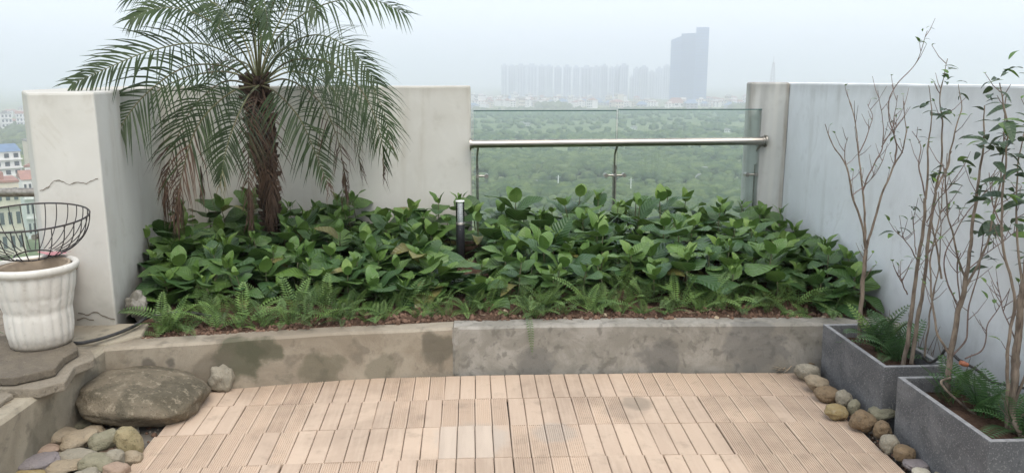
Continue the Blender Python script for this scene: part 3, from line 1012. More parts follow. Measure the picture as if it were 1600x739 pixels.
flag(gp([(-60, 604), (60, 607), (98, 596), (120, 572), (147, 560), (142, 545), (110, 540), (-60, 545)], 0.287), 0.246, 0.287, M['slabstone'], 'lower pale flagstone sticking out under the dark one below the pot', 1)
flag(gp([(-60, 587), (20, 590), (88, 574), (100, 558), (122, 545), (112, 528), (-60, 522)], 0.325), 0.290, 0.325, M['slabstone_dark'], 'upper dark flagstone on which the white pot stands', 2)
flag(gp([(-40, 652), (2, 628), (24, 616), (14, 612), (-40, 618)], 0.268), 0.248, 0.268, M['slabstone'], 'small flat stone chip lying on the ledge at the left edge', 3)

# ================================================================== POT
pc = G(68, 551, 0.327)
pot_c = Vector((pc.x * (1 + 0.135 / pc.y), pc.y + 0.135, 0.3275))
pot = empty('plant_pot', pot_c, 'white fluted ceramic pot with dirty foot standing on flagstones', 'plant pot')
HP = 0.372
def pot_r(r, z, a):
    t = z / HP
    if 0.02 < t < 0.90:
        ph = a * 20 + 1.2 * math.sin(t * 3)
        fl = abs(math.sin(ph / 2)) ** 0.7
        ring = math.exp(-((t - 0.44) / 0.045) ** 2) + math.exp(-((t - 0.62) / 0.02) ** 2) * .6
        leafy = 0.0022 * noise.noise(Vector((math.cos(a) * 9, math.sin(a) * 9, z * 60))) * (1 if 0.35 < t < 0.65 else 0.2)
        bulge = 0.004 * math.sin(t * PI * 3.2)
        return r - 0.006 + 0.0075 * fl + bulge - 0.004 * ring + leafy
    return r


prof = [(0.0, 0.0), (0.118, 0.0), (0.124, 0.004), (0.125, 0.018)]
for k in range(1, 30):
    t = k / 30
    prof.append((0.122 + 0.040 * t ** 0.9, 0.018 + (HP * 0.89 - 0.018) * t))
prof += [(0.163, HP * 0.895), (0.168, HP * 0.90), (0.178, HP * 0.915), (0.183, HP * 0.945), (0.183, HP * 0.975), (0.178, HP * 0.995), (0.170, HP), (0.160, HP - 0.004), (0.155, HP - 0.016)]
m = MB(); m.lathe(prof, 160, fn=pot_r); m.build('pot_body', M['pot'], pot)
m = MB(); m.lathe([(0.1555, HP - 0.014), (0.148, HP - 0.06), (0.137, HP - 0.18)], 48); m.build('inner_wall', M['pot_in'], pot)
ip = MB()
ip.lathe([(0.128, -0.17), (0.139, -0.004), (0.146, 0.0), (0.146, 0.012), (0.139, 0.014), (0.134, 0.006), (0.124, -0.07)], 56)
q = ip.build('inner_pot', M['pot_in'], pot, (0, 0.004, HP - 0.026)); q.rotation_euler = (math.radians(3.5), math.radians(-2), 0)
ip = MB(); ip.lathe([(0.1245, -0.068), (0.08, -0.062), (0.04, -0.07), (0.0, -0.066)], 32, fn=lambda r, z, a: r * (1 + 0.03 * math.sin(4 * a)))
q2 = ip.build('potting_soil', M['soil'], q)

# a terracotta pot hidden behind the white one carries the basket
tpc = Vector((-2.16, 3.93, 0.24))
tp = empty('terracotta_pot', tpc, 'reddish clay pot hidden behind the white pot, under the wire basket', 'plant pot')
m = MB(); m.lathe([(0, 0), (0.10, 0), (0.14, 0.32), (0.16, 0.325), (0.16, 0.37), (0.145, 0.372), (0.14, 0.33), (0.0, 0.33)], 28); m.build('pot_body', M['terracotta'], tp)

# ------------------------------------------------------------------ wire basket
bk_c = Y(44, 339, 3.68)
bk = empty('wire_basket', bk_c, 'round black wire bowl basket behind the white pot', 'basket')
bk.rotation_euler = (math.radians(6), 0, 0.3)
RB, DB = 0.25, 0.19
m = MB()
ring = [(RB * math.cos(a), RB * math.sin(a), 0) for a in [2 * PI * k / 64 for k in range(65)]]
m.tube(ring, 0.0042, 8, caps=False); m.build('rim', M['wire'], bk)
m = MB()
rr = 0.08
m.tube([(rr * math.cos(a), rr * math.sin(a), -DB + 0.005) for a in [2 * PI * k / 40 for k in range(41)]], 0.004, 6, caps=False); m.build('base_ring', M['wire'], bk)
wm = MB()
wm.tube([(RB * math.cos(t) ** 0.8 if t < 1.5 else 0.075, 0, -DB * math.sin(t)) for t in np.linspace(0, 1.27, 14)], 0.0023, 6)
WM = wm.mesh('wire', M['wire'])
for k in range(30):
    w_ = link('wire', WM, bk); w_.rotation_euler = (0, 0, 2 * PI * k / 30 + R.gauss(0, .015))
pk = empty('pink_cloth', (0, 0, 0), 'faded pink scrap of cloth lying in the bottom of the wire basket', 'cloth')
pp = bk_c + Vector((0.10, 0.0, -0.185))
m = MB()
n = 14
vs = []
for j in range(n + 1):
    for i in range(n + 1):
        x, y = (i / n - .5) * 0.16, (j / n - .5) * 0.09
        vs.append((x, y, 0.028 * noise.noise(Vector((x * 16, y * 16, 1))) + 0.02 + 1.5 * x * x))
m.add(vs, [(j * (n + 1) + i, j * (n + 1) + i + 1, (j + 1) * (n + 1) + i + 1, (j + 1) * (n + 1) + i) for j in range(n) for i in range(n)], 0, True)
m.build('cloth_sheet', M['pink'], pk); pk.location = pp; pk.scale = (.75, .75, .7)

# ------------------------------------------------------------------ hoses and odds and ends at the left
m = MB()
hp = [(95, 528, .30), (118, 536, .29), (150, 531, .285), (185, 520, .285), (212, 508, .285), (228, 497, .29), (250, 492, .30), (290, 488, .30), (330, 494, .29)]
m.tube(smooth_path([G(x, y, z) for x, y, z in hp], 50), 0.0085, 10)
tag(m.build('garden_hose', M['rubber']), 'black garden hose running from the pot into the planting bed', 'hose')
me = stone_mesh('plastic_bundle', 0.06, 0.05, 0.085, M['plastic_sheet'], 77, 0.4, 0, 4)
o = link('plastic_bundle', me, loc=(-1.80, 4.12, 0.33)); o.rotation_euler = (0, 0.35, 0.2)
tag(o, 'crumpled grey plastic wrapping at the foot of the parapet by the hose', 'plastic sheet')

# ================================================================== PLANTERS
def planter(y0, y1, label, x0=1.752, x1=2.035, h=0.283):
    c = Vector(((x0 + x1) / 2, (y0 + y1) / 2, -0.028))
    pl = empty('concrete_planter', c, label, 'planter', 'grey concrete planters by the right wall')
    hx, hy, H, t = (x1 - x0) / 2, (y1 - y0) / 2, h + 0.028, 0.022
    m = MB()
    tp_ = 0.006
    ob, ot = [(-hx + tp_, -hy + tp_), (hx - tp_, -hy + tp_), (hx - tp_, hy - tp_), (-hx + tp_, hy - tp_)], [(-hx, -hy), (hx, -hy), (hx, hy), (-hx, hy)]
    it = [(-hx + t, -hy + t), (hx - t, -hy + t), (hx - t, hy - t), (-hx + t, hy - t)]
    vs = [(x, y, 0) for x, y in ob] + [(x, y, H) for x, y in ot] + [(x, y, H) for x, y in it] + [(x, y, 0.05) for x, y in it]
    fs = [(3, 2, 1, 0)] + [(i, (i + 1) % 4, 4 + (i + 1) % 4, 4 + i) for i in range(4)] + [(4 + i, 4 + (i + 1) % 4, 8 + (i + 1) % 4, 8 + i) for i in range(4)] + \
         [(8 + i, 8 + (i + 1) % 4, 12 + (i + 1) % 4, 12 + i) for i in range(4)] + [(12, 13, 14, 15)]
    m.add(vs, fs[:5], 0); m.add(vs, fs[5:9], 1); m.add(vs, fs[9:], 0)
    o = m.build('planter_body', [M['planter'], M['planter_rim']], pl)
    bm = bmesh.new(); bm.from_mesh(o.data); bmesh.ops.remove_doubles(bm, verts=bm.verts, dist=1e-5); bm.to_mesh(o.data); bm.free()
    bevel(o, 0.004, 2)
    g = grid(-hx + t, hx - t, -hy + t, hy - t, 18, 34, lambda x, y: H - 0.065 + 0.012 * noise.noise(Vector((x * 14, y * 14, y0))))
    g.build('soil', M['soil'], pl)
    return pl


planter(3.175, 3.79, 'grey speckled concrete planter at the end of the kerb, the far one')
planter(2.455, 3.065, 'grey speckled concrete planter nearest the viewer at lower right')

# ================================================================== PALM
def frond_mesh(ctrl, name, n_pairs=44, lmax=0.27, droop=0.5, wid=0.0125, mats=('palm', 'palm_tip', 'rachis'), dead_from=2.0, start=0.2, roll=0.0, seed=0, sparse=0.0, fold=0.25):
    rr = random.Random(seed)
    path = smooth_path(ctrl, 60)
    m = MB()
    m.tube(path[::3] + [path[-1]], [0.0072 * (1 - 0.88 * i / 20) for i in range(len(path[::3]) + 1)], 5, 2)
    Z = Vector((0, 0, 1))
    for k in range(n_pairs):
        t = start + (1 - start) * (k + 0.5 + rr.uniform(-.3, .3)) / n_pairs
        f = t * (len(path) - 1)
        i = min(int(f), len(path) - 2)
        p = path[i].lerp(path[i + 1], f - i)
        T = (path[i + 1] - path[i]).normalized()
        S = T.cross(Z)
        if S.length < 0.15:
            S = T.cross(Vector((0.3, 1, 0)))
        S.normalize()
        N = S.cross(T).normalized()
        if N.z < 0:
            N = -N
        qa, qb = Matrix.Rotation(roll, 3, T), Matrix.Rotation(-roll, 3, T)   # the blade twists on its stalk
        q = qa if (qa @ N).y < (qb @ N).y else qb
        S = q @ S; N = q @ N
        u = (t - start) / (1 - start)
        L = lmax * (0.55 + 0.45 * math.sin(PI * min(1, u * 1.25 + 0.12))) * (1 - (0.62 if dead_from < 1 else 0.38) * max(0, u - 0.6) / 0.4)
        for s in (-1, 1):
            if rr.random() < sparse:
                continue
            lean = 0.42 + 0.60 * u + rr.gauss(0, 0.08)
            D = (S * s * math.cos(lean) + T * math.sin(lean) + N * (fold + rr.gauss(0, 0.08))).normalized()
            ln = L * rr.uniform(0.85, 1.1)
            dr = droop * rr.uniform(0.6, 1.4)
            W = D.cross(N).normalized() * 0.5 + N * 0.18
            W.normalize()
            pts, ws = [], (0.55, 1.0, 0.8, 0.45, 0.04)
            for j in range(5):
                x = j / 4
                pts.append(p + D * (ln * x) - Z * (dr * ln * x * x * 0.75))
            vs = []
            old = t > dead_from + rr.gauss(0, 0.05)
            for j, q in enumerate(pts):
                if old:
                    q = q + Vector((rr.gauss(0, .006), rr.gauss(0, .006), -0.012 * j * j / 4)) * (j > 0)
                w = W * wid * ws[j] * (0.32 if old else 0.5)
                vs += [q - w, q + w]
            mi = 0
            if old:
                mi = 1
            m.add(vs, [(2 * j, 2 * j + 1, 2 * j + 3, 2 * j + 2) for j in range(4)], mi)
    return m.mesh(name, [M[mats[0]], M[mats[1]], M[mats[2]]])


PB = Vector((-1.40, 5.33, 0))
palm = empty('palm_tree', (PB.x, PB.y, 0.28), 'feathery date palm with shaggy brown trunk in the planting bed', 'palm tree')
crown = Vector((-1.425, 5.33, 1.47))
tr_path = [Vector((-1.375, 5.33, 0.22)), Vector((-1.385, 5.33, 0.6)), Vector((-1.395, 5.325, 0.95)), Vector((-1.415, 5.33, 1.25)), Vector((-1.425, 5.33, 1.52))]
tpth = smooth_path(tr_path, 24)
m = MB()
trad = [0.042 + 0.028 * min(1, max(0, i / 23 - 0.2) / 0.5) for i in range(24)]
trad = [r if i < 20 else r * (1 - 0.12 * (i - 19)) for i, r in enumerate(trad)]
m.tube(tpth, trad, 14)
m.build('trunk', M['palm_trunk'], palm, -palm.location)
m = MB()
rs = random.Random(5)
for k in range(230):
    t = 0.16 + 0.82 * k / 230
    f = t * 23; i = min(int(f), 22)
    c = tpth[i].lerp(tpth[i + 1], f - i)
    a = k * 2.39996 + rs.gauss(0, .1)
    r = trad[i] * 0.92
    out = Vector((math.cos(a), math.sin(a), 0))
    sd_ = Vector((-math.sin(a), math.cos(a), 0))
    big = 0.6 + 0.6 * t
    w, hgt, pr = 0.017 * big, 0.052 * big * rs.uniform(.7, 1.2), 0.034 * big * rs.uniform(.4, 1.8)
    b0 = c + out * r
    vs = [b0 - sd_ * w, b0 + sd_ * w, b0 + sd_ * w * 0.55 + Vector((0, 0, hgt)) + out * pr, b0 - sd_ * w * 0.55 + Vector((0, 0, hgt)) + out * pr,
          b0 + Vector((0, 0, hgt * 0.85)) - out * 0.004, b0 + out * pr * 0.9 + Vector((0, 0, hgt * .35))]
    m.add(vs, [(0, 1, 5), (1, 2, 5), (2, 3, 5), (3, 0, 5), (1, 4, 2), (2, 4, 3), (3, 4, 0)])
tag(m.build('leaf_base', M['palm_stub'], palm, -palm.location), kind='stuff')
m = MB()
for k in range(170):                                      # ragged fibres hanging on the trunk
    t = rs.uniform(0.25, 1.0) ** 0.8
    f = t * 22.9; i = int(f)
    c = tpth[i]
    a = rs.uniform(0, 2 * PI)
    out = Vector((math.cos(a), math.sin(a), 0)); sd_ = Vector((-math.sin(a), math.cos(a), 0))
    b0 = c + out * (trad[i] + 0.006)
    L = rs.uniform(0.06, 0.2)
    p1 = b0 + out * rs.uniform(0.0, 0.018) - Vector((0, 0, L * .5)) + sd_ * rs.gauss(0, .012)
    p2 = p1 - Vector((0, 0, L * .6)) + sd_ * rs.gauss(0, .015) - out * .01
    w = sd_ * 0.003
    m.add([b0 - w, b0 + w, p1 - w, p1 + w, p2], [(0, 1, 3, 2), (2, 3, 4)])
tag(m.build('trunk_fibre', M['palm_fibre'], palm, -palm.location), kind='stuff')


def PZ(px, py, dy=0.0):
    return Y(px, py, 5.33 + dy)


GREEN = ('palm', 'palm_tip', 'rachis')
DEADM = ('palm_dead', 'palm_dead', 'palm_dead')
MIXED = ('palm', 'palm_dead', 'palm_tip')
FR = [  # control points (x, y, depth offset), pairs, leaflet length, droop, materials, dead_from, sparse
    ([(398, 128, -.05), (370, 92, -.2), (310, 68, -.45), (235, 80, -.7), (165, 108, -.85), (112, 132, -.95)], 46, .30, .45, GREEN, 2, 0),
    ([(398, 130, -.05), (355, 105, -.25), (290, 105, -.5), (225, 150, -.7), (185, 205, -.8), (165, 255, -.85)], 46, .28, .6, MIXED, .93, 0),
    ([(400, 130, 0), (350, 112, .1), (280, 125, .2), (225, 160, .25), (190, 215, .28), (178, 268, .3)], 40, .26, .6, MIXED, .88, 0),
    ([(398, 134, -.05), (350, 128, -.2), (300, 170, -.35), (270, 235, -.42), (256, 300, -.45)], 38, .25, .8, MIXED, .68, .1),
    ([(400, 135, -.1), (360, 145, -.35), (310, 195, -.5), (285, 270, -.55), (272, 340, -.55)], 42, .26, .9, MIXED, .6, .05),
    ([(404, 134, -.1), (388, 150, -.4), (368, 190, -.62), (352, 240, -.7), (345, 285, -.72)], 40, .22, .6, GREEN, .97, 0),
    ([(405, 140, -.05), (393, 190, -.22), (388, 260, -.25), (389, 345, -.25)], 34, .15, 1.0, DEADM, 2, .15),
    ([(410, 140, -.05), (425, 200, -.16), (428, 270, -.17), (424, 335, -.17)], 34, .14, 1.0, DEADM, 2, .25),
    ([(404, 200, -.06), (412, 250, -.12), (420, 300, -.12), (422, 350, -.1)], 44, .13, 1.2, DEADM, 2, .05),
    ([(408, 134, -.05), (432, 145, -.3), (468, 185, -.5), (495, 245, -.55), (514, 292, -.58)], 42, .22, .5, MIXED, .93, 0),
    ([(410, 132, -.05), (450, 125, -.25), (500, 160, -.45), (530, 225, -.5), (540, 300, -.5)], 36, .2, .8, MIXED, .62, .1),
    ([(408, 128, 0), (440, 85, -.05), (500, 70, -.1), (560, 105, -.15), (598, 170, -.18), (612, 235, -.2)], 48, .29, .7, GREEN, .98, 0),
    ([(410, 128, 0), (455, 95, -.3), (520, 100, -.5), (570, 150, -.6), (595, 215, -.62), (600, 270, -.62)], 46, .27, .65, MIXED, .95, 0),
    ([(410, 130, .05), (460, 112, .15), (515, 135, .22), (550, 200, .25), (566, 275, .27)], 42, .26, .7, MIXED, .80, 0),
    ([(406, 126, 0), (430, 65, -.1), (475, 22, -.2), (535, 0, -.3), (590, 2, -.38), (632, 22, -.42)], 46, .30, .65, GREEN, 2, 0),
    ([(404, 126, 0), (425, 60, .1), (455, 5, .2), (500, -30, .3), (550, -30, .4), (590, -5, .5)], 42, .27, .6, GREEN, 2, 0),
    ([(402, 126, 0), (375, 75, -.15), (330, 35, -.35), (285, 15, -.5), (240, 15, -.6), (205, 30, -.65)], 44, .27, .6, GREEN, 2, 0),
    ([(402, 126, 0), (380, 60, .1), (340, 10, .2), (290, -15, .3), (235, -18, .4), (196, 0, .45)], 42, .28, .6, GREEN, 2, 0),
    ([(404, 126, 0), (396, 60, -.2), (385, 15, -.45), (370, 0, -.75), (352, 15, -1.0), (338, 50, -1.15)], 44, .25, .7, GREEN, 2, 0),
    ([(405, 126, 0), (404, 55, -.15), (406, 0, -.4), (410, -10, -.7), (416, 20, -.95), (420, 60, -1.05)], 44, .22, .6, GREEN, 2, 0),
    ([(405, 126, 0), (412, 55, -.1), (432, -5, -.25), (455, -25, -.45), (478, -10, -.6), (498, 25, -.7)], 44, .26, .7, GREEN, 2, 0),
    ([(403, 126, 0), (398, 50, .05), (388, -40, .1), (370, -110, .2), (340, -150, .3)], 40, .28, .6, GREEN, 2, 0),
    ([(405, 126, 0), (408, 50, .1), (414, -45, .2), (428, -120, .3), (455, -160, .4)], 40, .28, .6, GREEN, 2, 0),
    ([(404, 126, 0), (390, 70, .2), (365, 25, .4), (335, 5, .55), (310, 15, .65)], 38, .25, .6, GREEN, 2, 0),
    ([(408, 128, .05), (425, 90, .3), (450, 75, .45), (475, 90, .5)], 30, .24, .6, GREEN, 2, 0),
    ([(408, 130, 0), (450, 105, .2), (510, 110, .35), (560, 160, .42), (588, 232, .45)], 40, .27, .6, GREEN, .96, 0),
    ([(407, 126, 0), (440, 80, -.3), (490, 55, -.6), (545, 75, -.8), (590, 130, -.9)], 42, .27, .5, GREEN, 2, 0),
    ([(402, 128, .05), (385, 100, .3), (355, 95, .45), (325, 110, .5)], 30, .22, .6, MIXED, .6, .1),
]
for i, (cp, npair, lm, dr, mt, df, spz) in enumerate(FR):
    pts = [PZ(*c) for c in cp]
    dead = mt is DEADM
    me = frond_mesh(pts, 'dead_frond' if dead else 'frond', int(npair * 0.9), lm * 1.12, dr, 0.0118 if not dead else 0.008, mt, df, 0.06 if dead else 0.2, 0.2 if dead else 0.85, 100 + i, spz, 0.05 if dead else 0.25)
    o = link('dead_frond' if dead else 'frond', me, palm, -palm.location)
    if dead:
        o['label'] = 'withered brown frond hanging down'

# shrivelled brown tufts where old fronds end
def tuft(top, L, n, seed, rad=0.02):
    m = MB(); r2 = random.Random(seed)
    for k in range(n):
        a = r2.uniform(0, 2 * PI)
        o0 = Vector((math.cos(a), math.sin(a), 0)) * rad * r2.uniform(.1, .6)
        o1 = Vector((math.cos(a), math.sin(a), 0)) * rad * r2.uniform(.6, 1.5)
        z0, l2 = r2.uniform(0, L * .55), r2.uniform(.35, .55) * L
        sd_ = Vector((-math.sin(a), math.cos(a), 0)) * 0.0036
        p0, p1, p2 = top + o0 - Vector((0, 0, z0)), top + o1 - Vector((0, 0, z0 + l2 * .5)), top + o1 * 0.8 - Vector((0, 0, z0 + l2))
        m.add([p0 - sd_, p0 + sd_, p1 - sd_, p1 + sd_, p2], [(0, 1, 3, 2), (2, 3, 4)])
    o = m.build('dead_frond', M['palm_dead'], palm, -palm.location)
    o['label'] = 'withered brown frond end hanging as a limp tuft'


tuft(PZ(182, 236, .28), 0.24, 20, 1, .016)
tuft(PZ(275, 290, -.5), 0.36, 46, 2, .03)
tuft(PZ(255, 270, -.42), 0.36, 30, 3, .018)
tuft(PZ(313, 258, -.3), 0.28, 22, 4, .014)
tuft(PZ(421, 275, -.12), 0.40, 85, 5, .04)
tuft(PZ(389, 285, -.24), 0.42, 28, 6, .02)
tuft(PZ(538, 268, -.5), 0.28, 24, 7, .02)

# ================================================================== HYDRANGEAS
def leaf_mesh(name, mat, curl=0.25, cup=0.18, wid=0.31, tipdrop=0.35, serr=0.006, twist=0.0, nl=9, nw=4):
    """unit length leaf along +y, rising slightly, bending down at the tip"""
    m = MB()
    vs = []
    for j in range(nl + 1):
        t = j / nl
        w = wid * (math.sin(PI * min(1, t * 0.97 + 0.015) ** 0.84) ** 0.62) * (1 - 0.18 * t)
        if j == 0: w = 0.012
        if j == nl: w = 0.002
        zc = curl * t - (curl + tipdrop) * t * t * 0.75
        for i in range(-nw // 2, nw // 2 + 1):
            s = i / (nw / 2)
            ww = w * (1 + (serr * 6 * (1 if j % 2 else -1) if abs(s) == 1 else 0))
            x = s * ww
            a = twist * t
            z = zc + cup * abs(s) * w * 1.2 - 0.10 * w * s * s * (1 + math.sin(t * 9))
            vs.append((x * math.cos(a) - z * math.sin(a) * 0.3, t, z + x * math.sin(a)))
    n = nw + 1
    m.add(vs, [(j * n + i, j * n + i + 1, (j + 1) * n + i + 1, (j + 1) * n + i) for j in range(nl) for i in range(nw)], 0, True)
    return m.mesh(name, mat)


LV = [leaf_mesh('leaf', M['leaf'], 0.30, 0.10, 0.385, 0.12), leaf_mesh('leaf', M['leaf'], 0.22, 0.16, 0.37, 0.34, twist=0.25),
      leaf_mesh('leaf', M['leaf'], 0.35, 0.06, 0.40, 0.38, twist=-0.25), leaf_mesh('leaf', M['leaf'], 0.15, 0.2, 0.37, 0.10)]
LY = [leaf_mesh('leaf', M['leaf_young'], 0.25, 0.22, 0.36, 0.12), leaf_mesh('leaf', M['leaf_young'], 0.3, 0.16, 0.34, 0.3)]
LO = [leaf_mesh('leaf', M['leaf_old'], 0.2, 0.3, 0.26, 0.7, twist=0.5)]
sm_ = MB(); sm_.tube([(0, 0, 0), (0.02, 0.01, 0.35), (0.0, 0.02, 0.7), (0, 0, 1.0)], [0.02, 0.018, 0.015, 0.01], 6)
STEM = sm_.mesh('stem', M['stem'])
HG = 'hydrangea bushes filling the raised bed'

HYD_COMMON = 'dark green broad-leaved bush massed with others in the raised bed'

def hydrangea(x, y, h, size, label=HYD_COMMON, seed=0, tiers=4, lean=None, yellow=0.02, heads=1):
    r = random.Random(seed)
    z = bed_z(x, y) - 0.01
    o = empty('hydrangea', (x, y, z), label, 'plant', HG)
    for hd in range(heads):
        hx, hy = (0, 0) if hd == 0 else (r.gauss(0, .10), r.gauss(0, .08))
        hh = h * (1 if hd == 0 else r.uniform(.6, .95))
        ln = lean or (r.gauss(0, .10), r.gauss(-0.05, .09))
        s = link('stem', STEM, o)
        s.scale = (0.28, 0.28, hh)
        s.rotation_euler = (-(ln[1] + hy / max(hh, .05)), ln[0] + hx / max(hh, .05), 0)
        rot = s.rotation_euler.to_matrix()
        a0 = r.uniform(0, PI)
        for t in range(tiers):
            f = 1 - 0.19 * t + r.gauss(0, .03)
            bp_ = rot @ Vector((0, 0, hh * max(0.12, f)))
            for sgn in (0, PI):
                if t >= 3 and r.random() < 0.3:
                    continue
                a = a0 + t * PI / 2 + sgn + r.gauss(0, .18)
                grow = (0.50, 0.86, 1.06, 1.0, 0.9)[min(t, 4)] * r.uniform(.85, 1.15)
                L = size * grow
                pitch = (1.0, 0.5, 0.16, -0.12, -0.35)[min(t, 4)] + r.gauss(0, .22)
                if t == 0:
                    me = r.choice(LY)
                elif r.random() < yellow:
                    me = LO[0]
                else:
                    me = r.choice(LV)
                lf = link('leaf', me, o)
                lf.scale = (L * r.uniform(.92, 1.12), L, L)
                lf.location = bp_ + Vector((math.cos(a), math.sin(a), 0)) * 0.012
                lf.rotation_euler = Euler((pitch, r.gauss(0, .16), a - PI / 2), 'XYZ')
        # the smallest pair in the bud
        for sgn in (0.7, 0.7 + PI):
            lf = link('leaf', r.choice(LY), o)
            L = size * 0.30
            lf.scale = (L * .8, L, L)
            lf.location = rot @ Vector((0, 0, hh * 1.0))
            lf.rotation_euler = Euler((1.25, 0, a0 + sgn), 'XYZ')
    return o


def at_px(px, py, y):
    p = Y(px, py, y)
    return p


rb_ = random.Random(21)
placed = []
def top_z(x, y):
    """height of the planting: highest by the glass, falling toward the kerb and the left side"""
    d = (y - 4.2) / 1.5
    h = 0.13 + 0.13 * min(1, max(0, d)) + (0.02 if 0.2 < x < 1.7 else 0)
    return h


# individually recognisable ones first
sing = [
    (-2.03, 4.95, .26, .18, 'tall hydrangea with big leaves leaning against the side wall, leftmost in the bed', 5, (-.05, -.1)),
    (-1.92, 5.72, .30, .17, 'dark hydrangea with a ball of drooping leaves against the wall, left of the palm', 4, (0, 0)),
    (-0.12, 5.62, .36, .19, 'tall hydrangea with spreading top leaves right behind the garden light', 4, (0, 0)),
    (-1.00, 5.70, .36, .19, 'tall hydrangea standing against the wall just right of the palm', 4, (0, 0)),
    (1.22, 4.52, .20, .22, 'large-leaved hydrangea at the front right with drooping rounded leaves', 5, (0, -.1)),
    (2.02, 5.50, .28, .18, 'hydrangea with upright leaves in the corner by the pale right wall', 4, (0, 0)),
    (1.15, 5.62, .36, .16, 'tallest hydrangea shoot in front of the glass balustrade', 4, (0, 0)),
    (2.05, 4.42, .22, .18, 'hydrangea at the end of the bed over the far planter', 4, (-.05, -.05)),
    (0.17, 4.62, .18, .16, 'bright green hydrangea just right of the garden light in front', 4, (0, 0)),
    (1.68, 5.35, .30, .18, 'hydrangea with large pale leaves below the right balustrade post', 4, (0, 0)),
]
for i, (x, y, h, s, lab, tr_, ln) in enumerate(sing):
    hydrangea(x, y, h, s, lab, 300 + i, tr_, ln, 0.0, 1)
    placed.append((x, y))
for i, (x, y, h, s) in enumerate([(2.10, 4.18, .17, .19), (1.92, 4.22, .16, .17), (2.16, 4.42, .2, .18), (1.98, 4.12, .12, .15), (1.70, 4.28, .15, .17), (1.45, 4.30, .16, .18), (1.0, 4.32, .15, .16), (2.14, 4.7, .22, .18)]):
    hydrangea(x, y, h, s, HYD_COMMON, 700 + i, 4, (R.gauss(0, .06), -.02))
    placed.append((x, y))
tries = 0
cnt = 0
while tries < 12000 and cnt < 180:
    tries += 1
    y = rb_.uniform(4.30, 5.78)
    xl = -1.78 - 0.22 * (y - 4.0)
    x = rb_.uniform(xl + 0.02, 2.16)
    if (x - PB.x) ** 2 + (y - PB.y) ** 2 < 0.10 ** 2 or (x + .108) ** 2 + (y - 5.2) ** 2 < .11 ** 2:
        continue
    if abs(x + 0.115) < 0.21 and 4.62 < y < 5.22 or abs(x + 0.115) < 0.10 and y < 4.63:            # keep the lamp in view
        continue
    if y > 5.5 and x < -0.6 and rb_.random() < 0.45:       # thinner at the wall behind the palm
        continue
    if min([(x - a) ** 2 + (y - b) ** 2 for a, b in placed] or [9]) < 0.152 ** 2:
        continue
    placed.append((x, y))
    cnt += 1
    hydrangea(x, y, top_z(x, y) * rb_.uniform(.65, 1.45), rb_.choice((.13, .15, .17, .19, .22, .25)) * (0.85 if y < 4.5 else 1), seed=1000 + cnt, tiers=rb_.choice((4, 5)), yellow=0.04, heads=1 if rb_.random() < .6 else 2)

# ================================================================== FERNS
def fern_frond(name, L, rise, droop, mat, pairs=22, pw=0.026, seed=0, ctrl=None):
    m = MB(); r = random.Random(seed)
    pts = smooth_path(ctrl, 17) if ctrl else []
    for i in range(0 if ctrl else 17):
        t = i / 16
        pts.append(Vector((0.02 * math.sin(t * 2 + seed), L * (t * math.cos(rise) + 0.15 * t * t), L * (t * math.sin(rise) - droop * t * t))))
    m.tube(pts[::2], [0.0018 * (1 - .7 * i / 8) for i in range(9)], 4)
    for k in range(pairs):
        t = 0.12 + 0.88 * (k + .5) / pairs
        f = t * 16; i = min(int(f), 15)
        p = pts[i].lerp(pts[i + 1], f - i)
        T = (pts[i + 1] - pts[i]).normalized()
        S = (T.cross(Vector((0, 0, 1))) if not ctrl else Vector((1, 0.05, 0))).normalized()
        N = S.cross(T)
        w = pw * (math.sin(PI * min(1, t * 0.93 + 0.1)) ** 0.6)
        pl = L * 0.88 / pairs * 0.62
        for s in (-1, 1):
            d = (S * s + T * 0.22 + N * 0.15).normalized()
            a = p; b = p + d * w * 0.55 + T * pl * 0.5; c = p + d * w - N * w * 0.1 + T * pl * .15; e = p + d * w * 0.5 - T * pl * 0.5
            m.add([a, e, c, b] if s > 0 else [a, b, c, e], [(0, 1, 2, 3)])
    return m.mesh(name, mat)


FN = [fern_frond('frond', 0.25, 1.0, 0.35, M['fern'], 17, .034, 1), fern_frond('frond', 0.27, 0.85, 0.6, M['fern'], 18, .034, 2),
      fern_frond('frond', 0.22, 0.6, 0.62, M['fern'], 16, .034, 3), fern_frond('frond', 0.20, 1.25, 0.18, M['fern'], 16, .032, 4)]
FD = [fern_frond('frond', 0.24, 1.0, 0.5, M['fern_deep'], 17, .040, 6), fern_frond('frond', 0.2, 1.25, 0.25, M['fern_deep'], 16, .042, 7), fern_frond('frond', 0.22, .7, .55, M['fern_deep'], 16, .040, 8)]
FG = 'ferns along the kerb'
FERN_COMMON = 'bright green sword fern growing with others along the kerb of the bed'

def fern(x, y, z, n, size, seed, label=FERN_COMMON, group=FG, meshes=FN, edge=9.0):
    r = random.Random(seed)
    o = empty('fern', (x, y, z), label, 'fern', group)
    a0 = r.uniform(0, 6)
    for k in range(n):
        a = a0 + 2 * PI * k / n + r.gauss(0, .3)
        s = size * r.uniform(.7, 1.15)
        reach = -math.cos(a) * s * 0.25                       # how far the frond leans out over the kerb
        up_ = meshes is FN and reach > edge - 0.05
        f = link('frond', r.choice((FN[0], FN[1], FN[3])) if up_ else r.choice(meshes), o)
        f.scale = (s, s, s)
        f.rotation_euler = (r.gauss(0, .12) + (.08 if up_ else 0), r.gauss(0, .15), a)
    return o


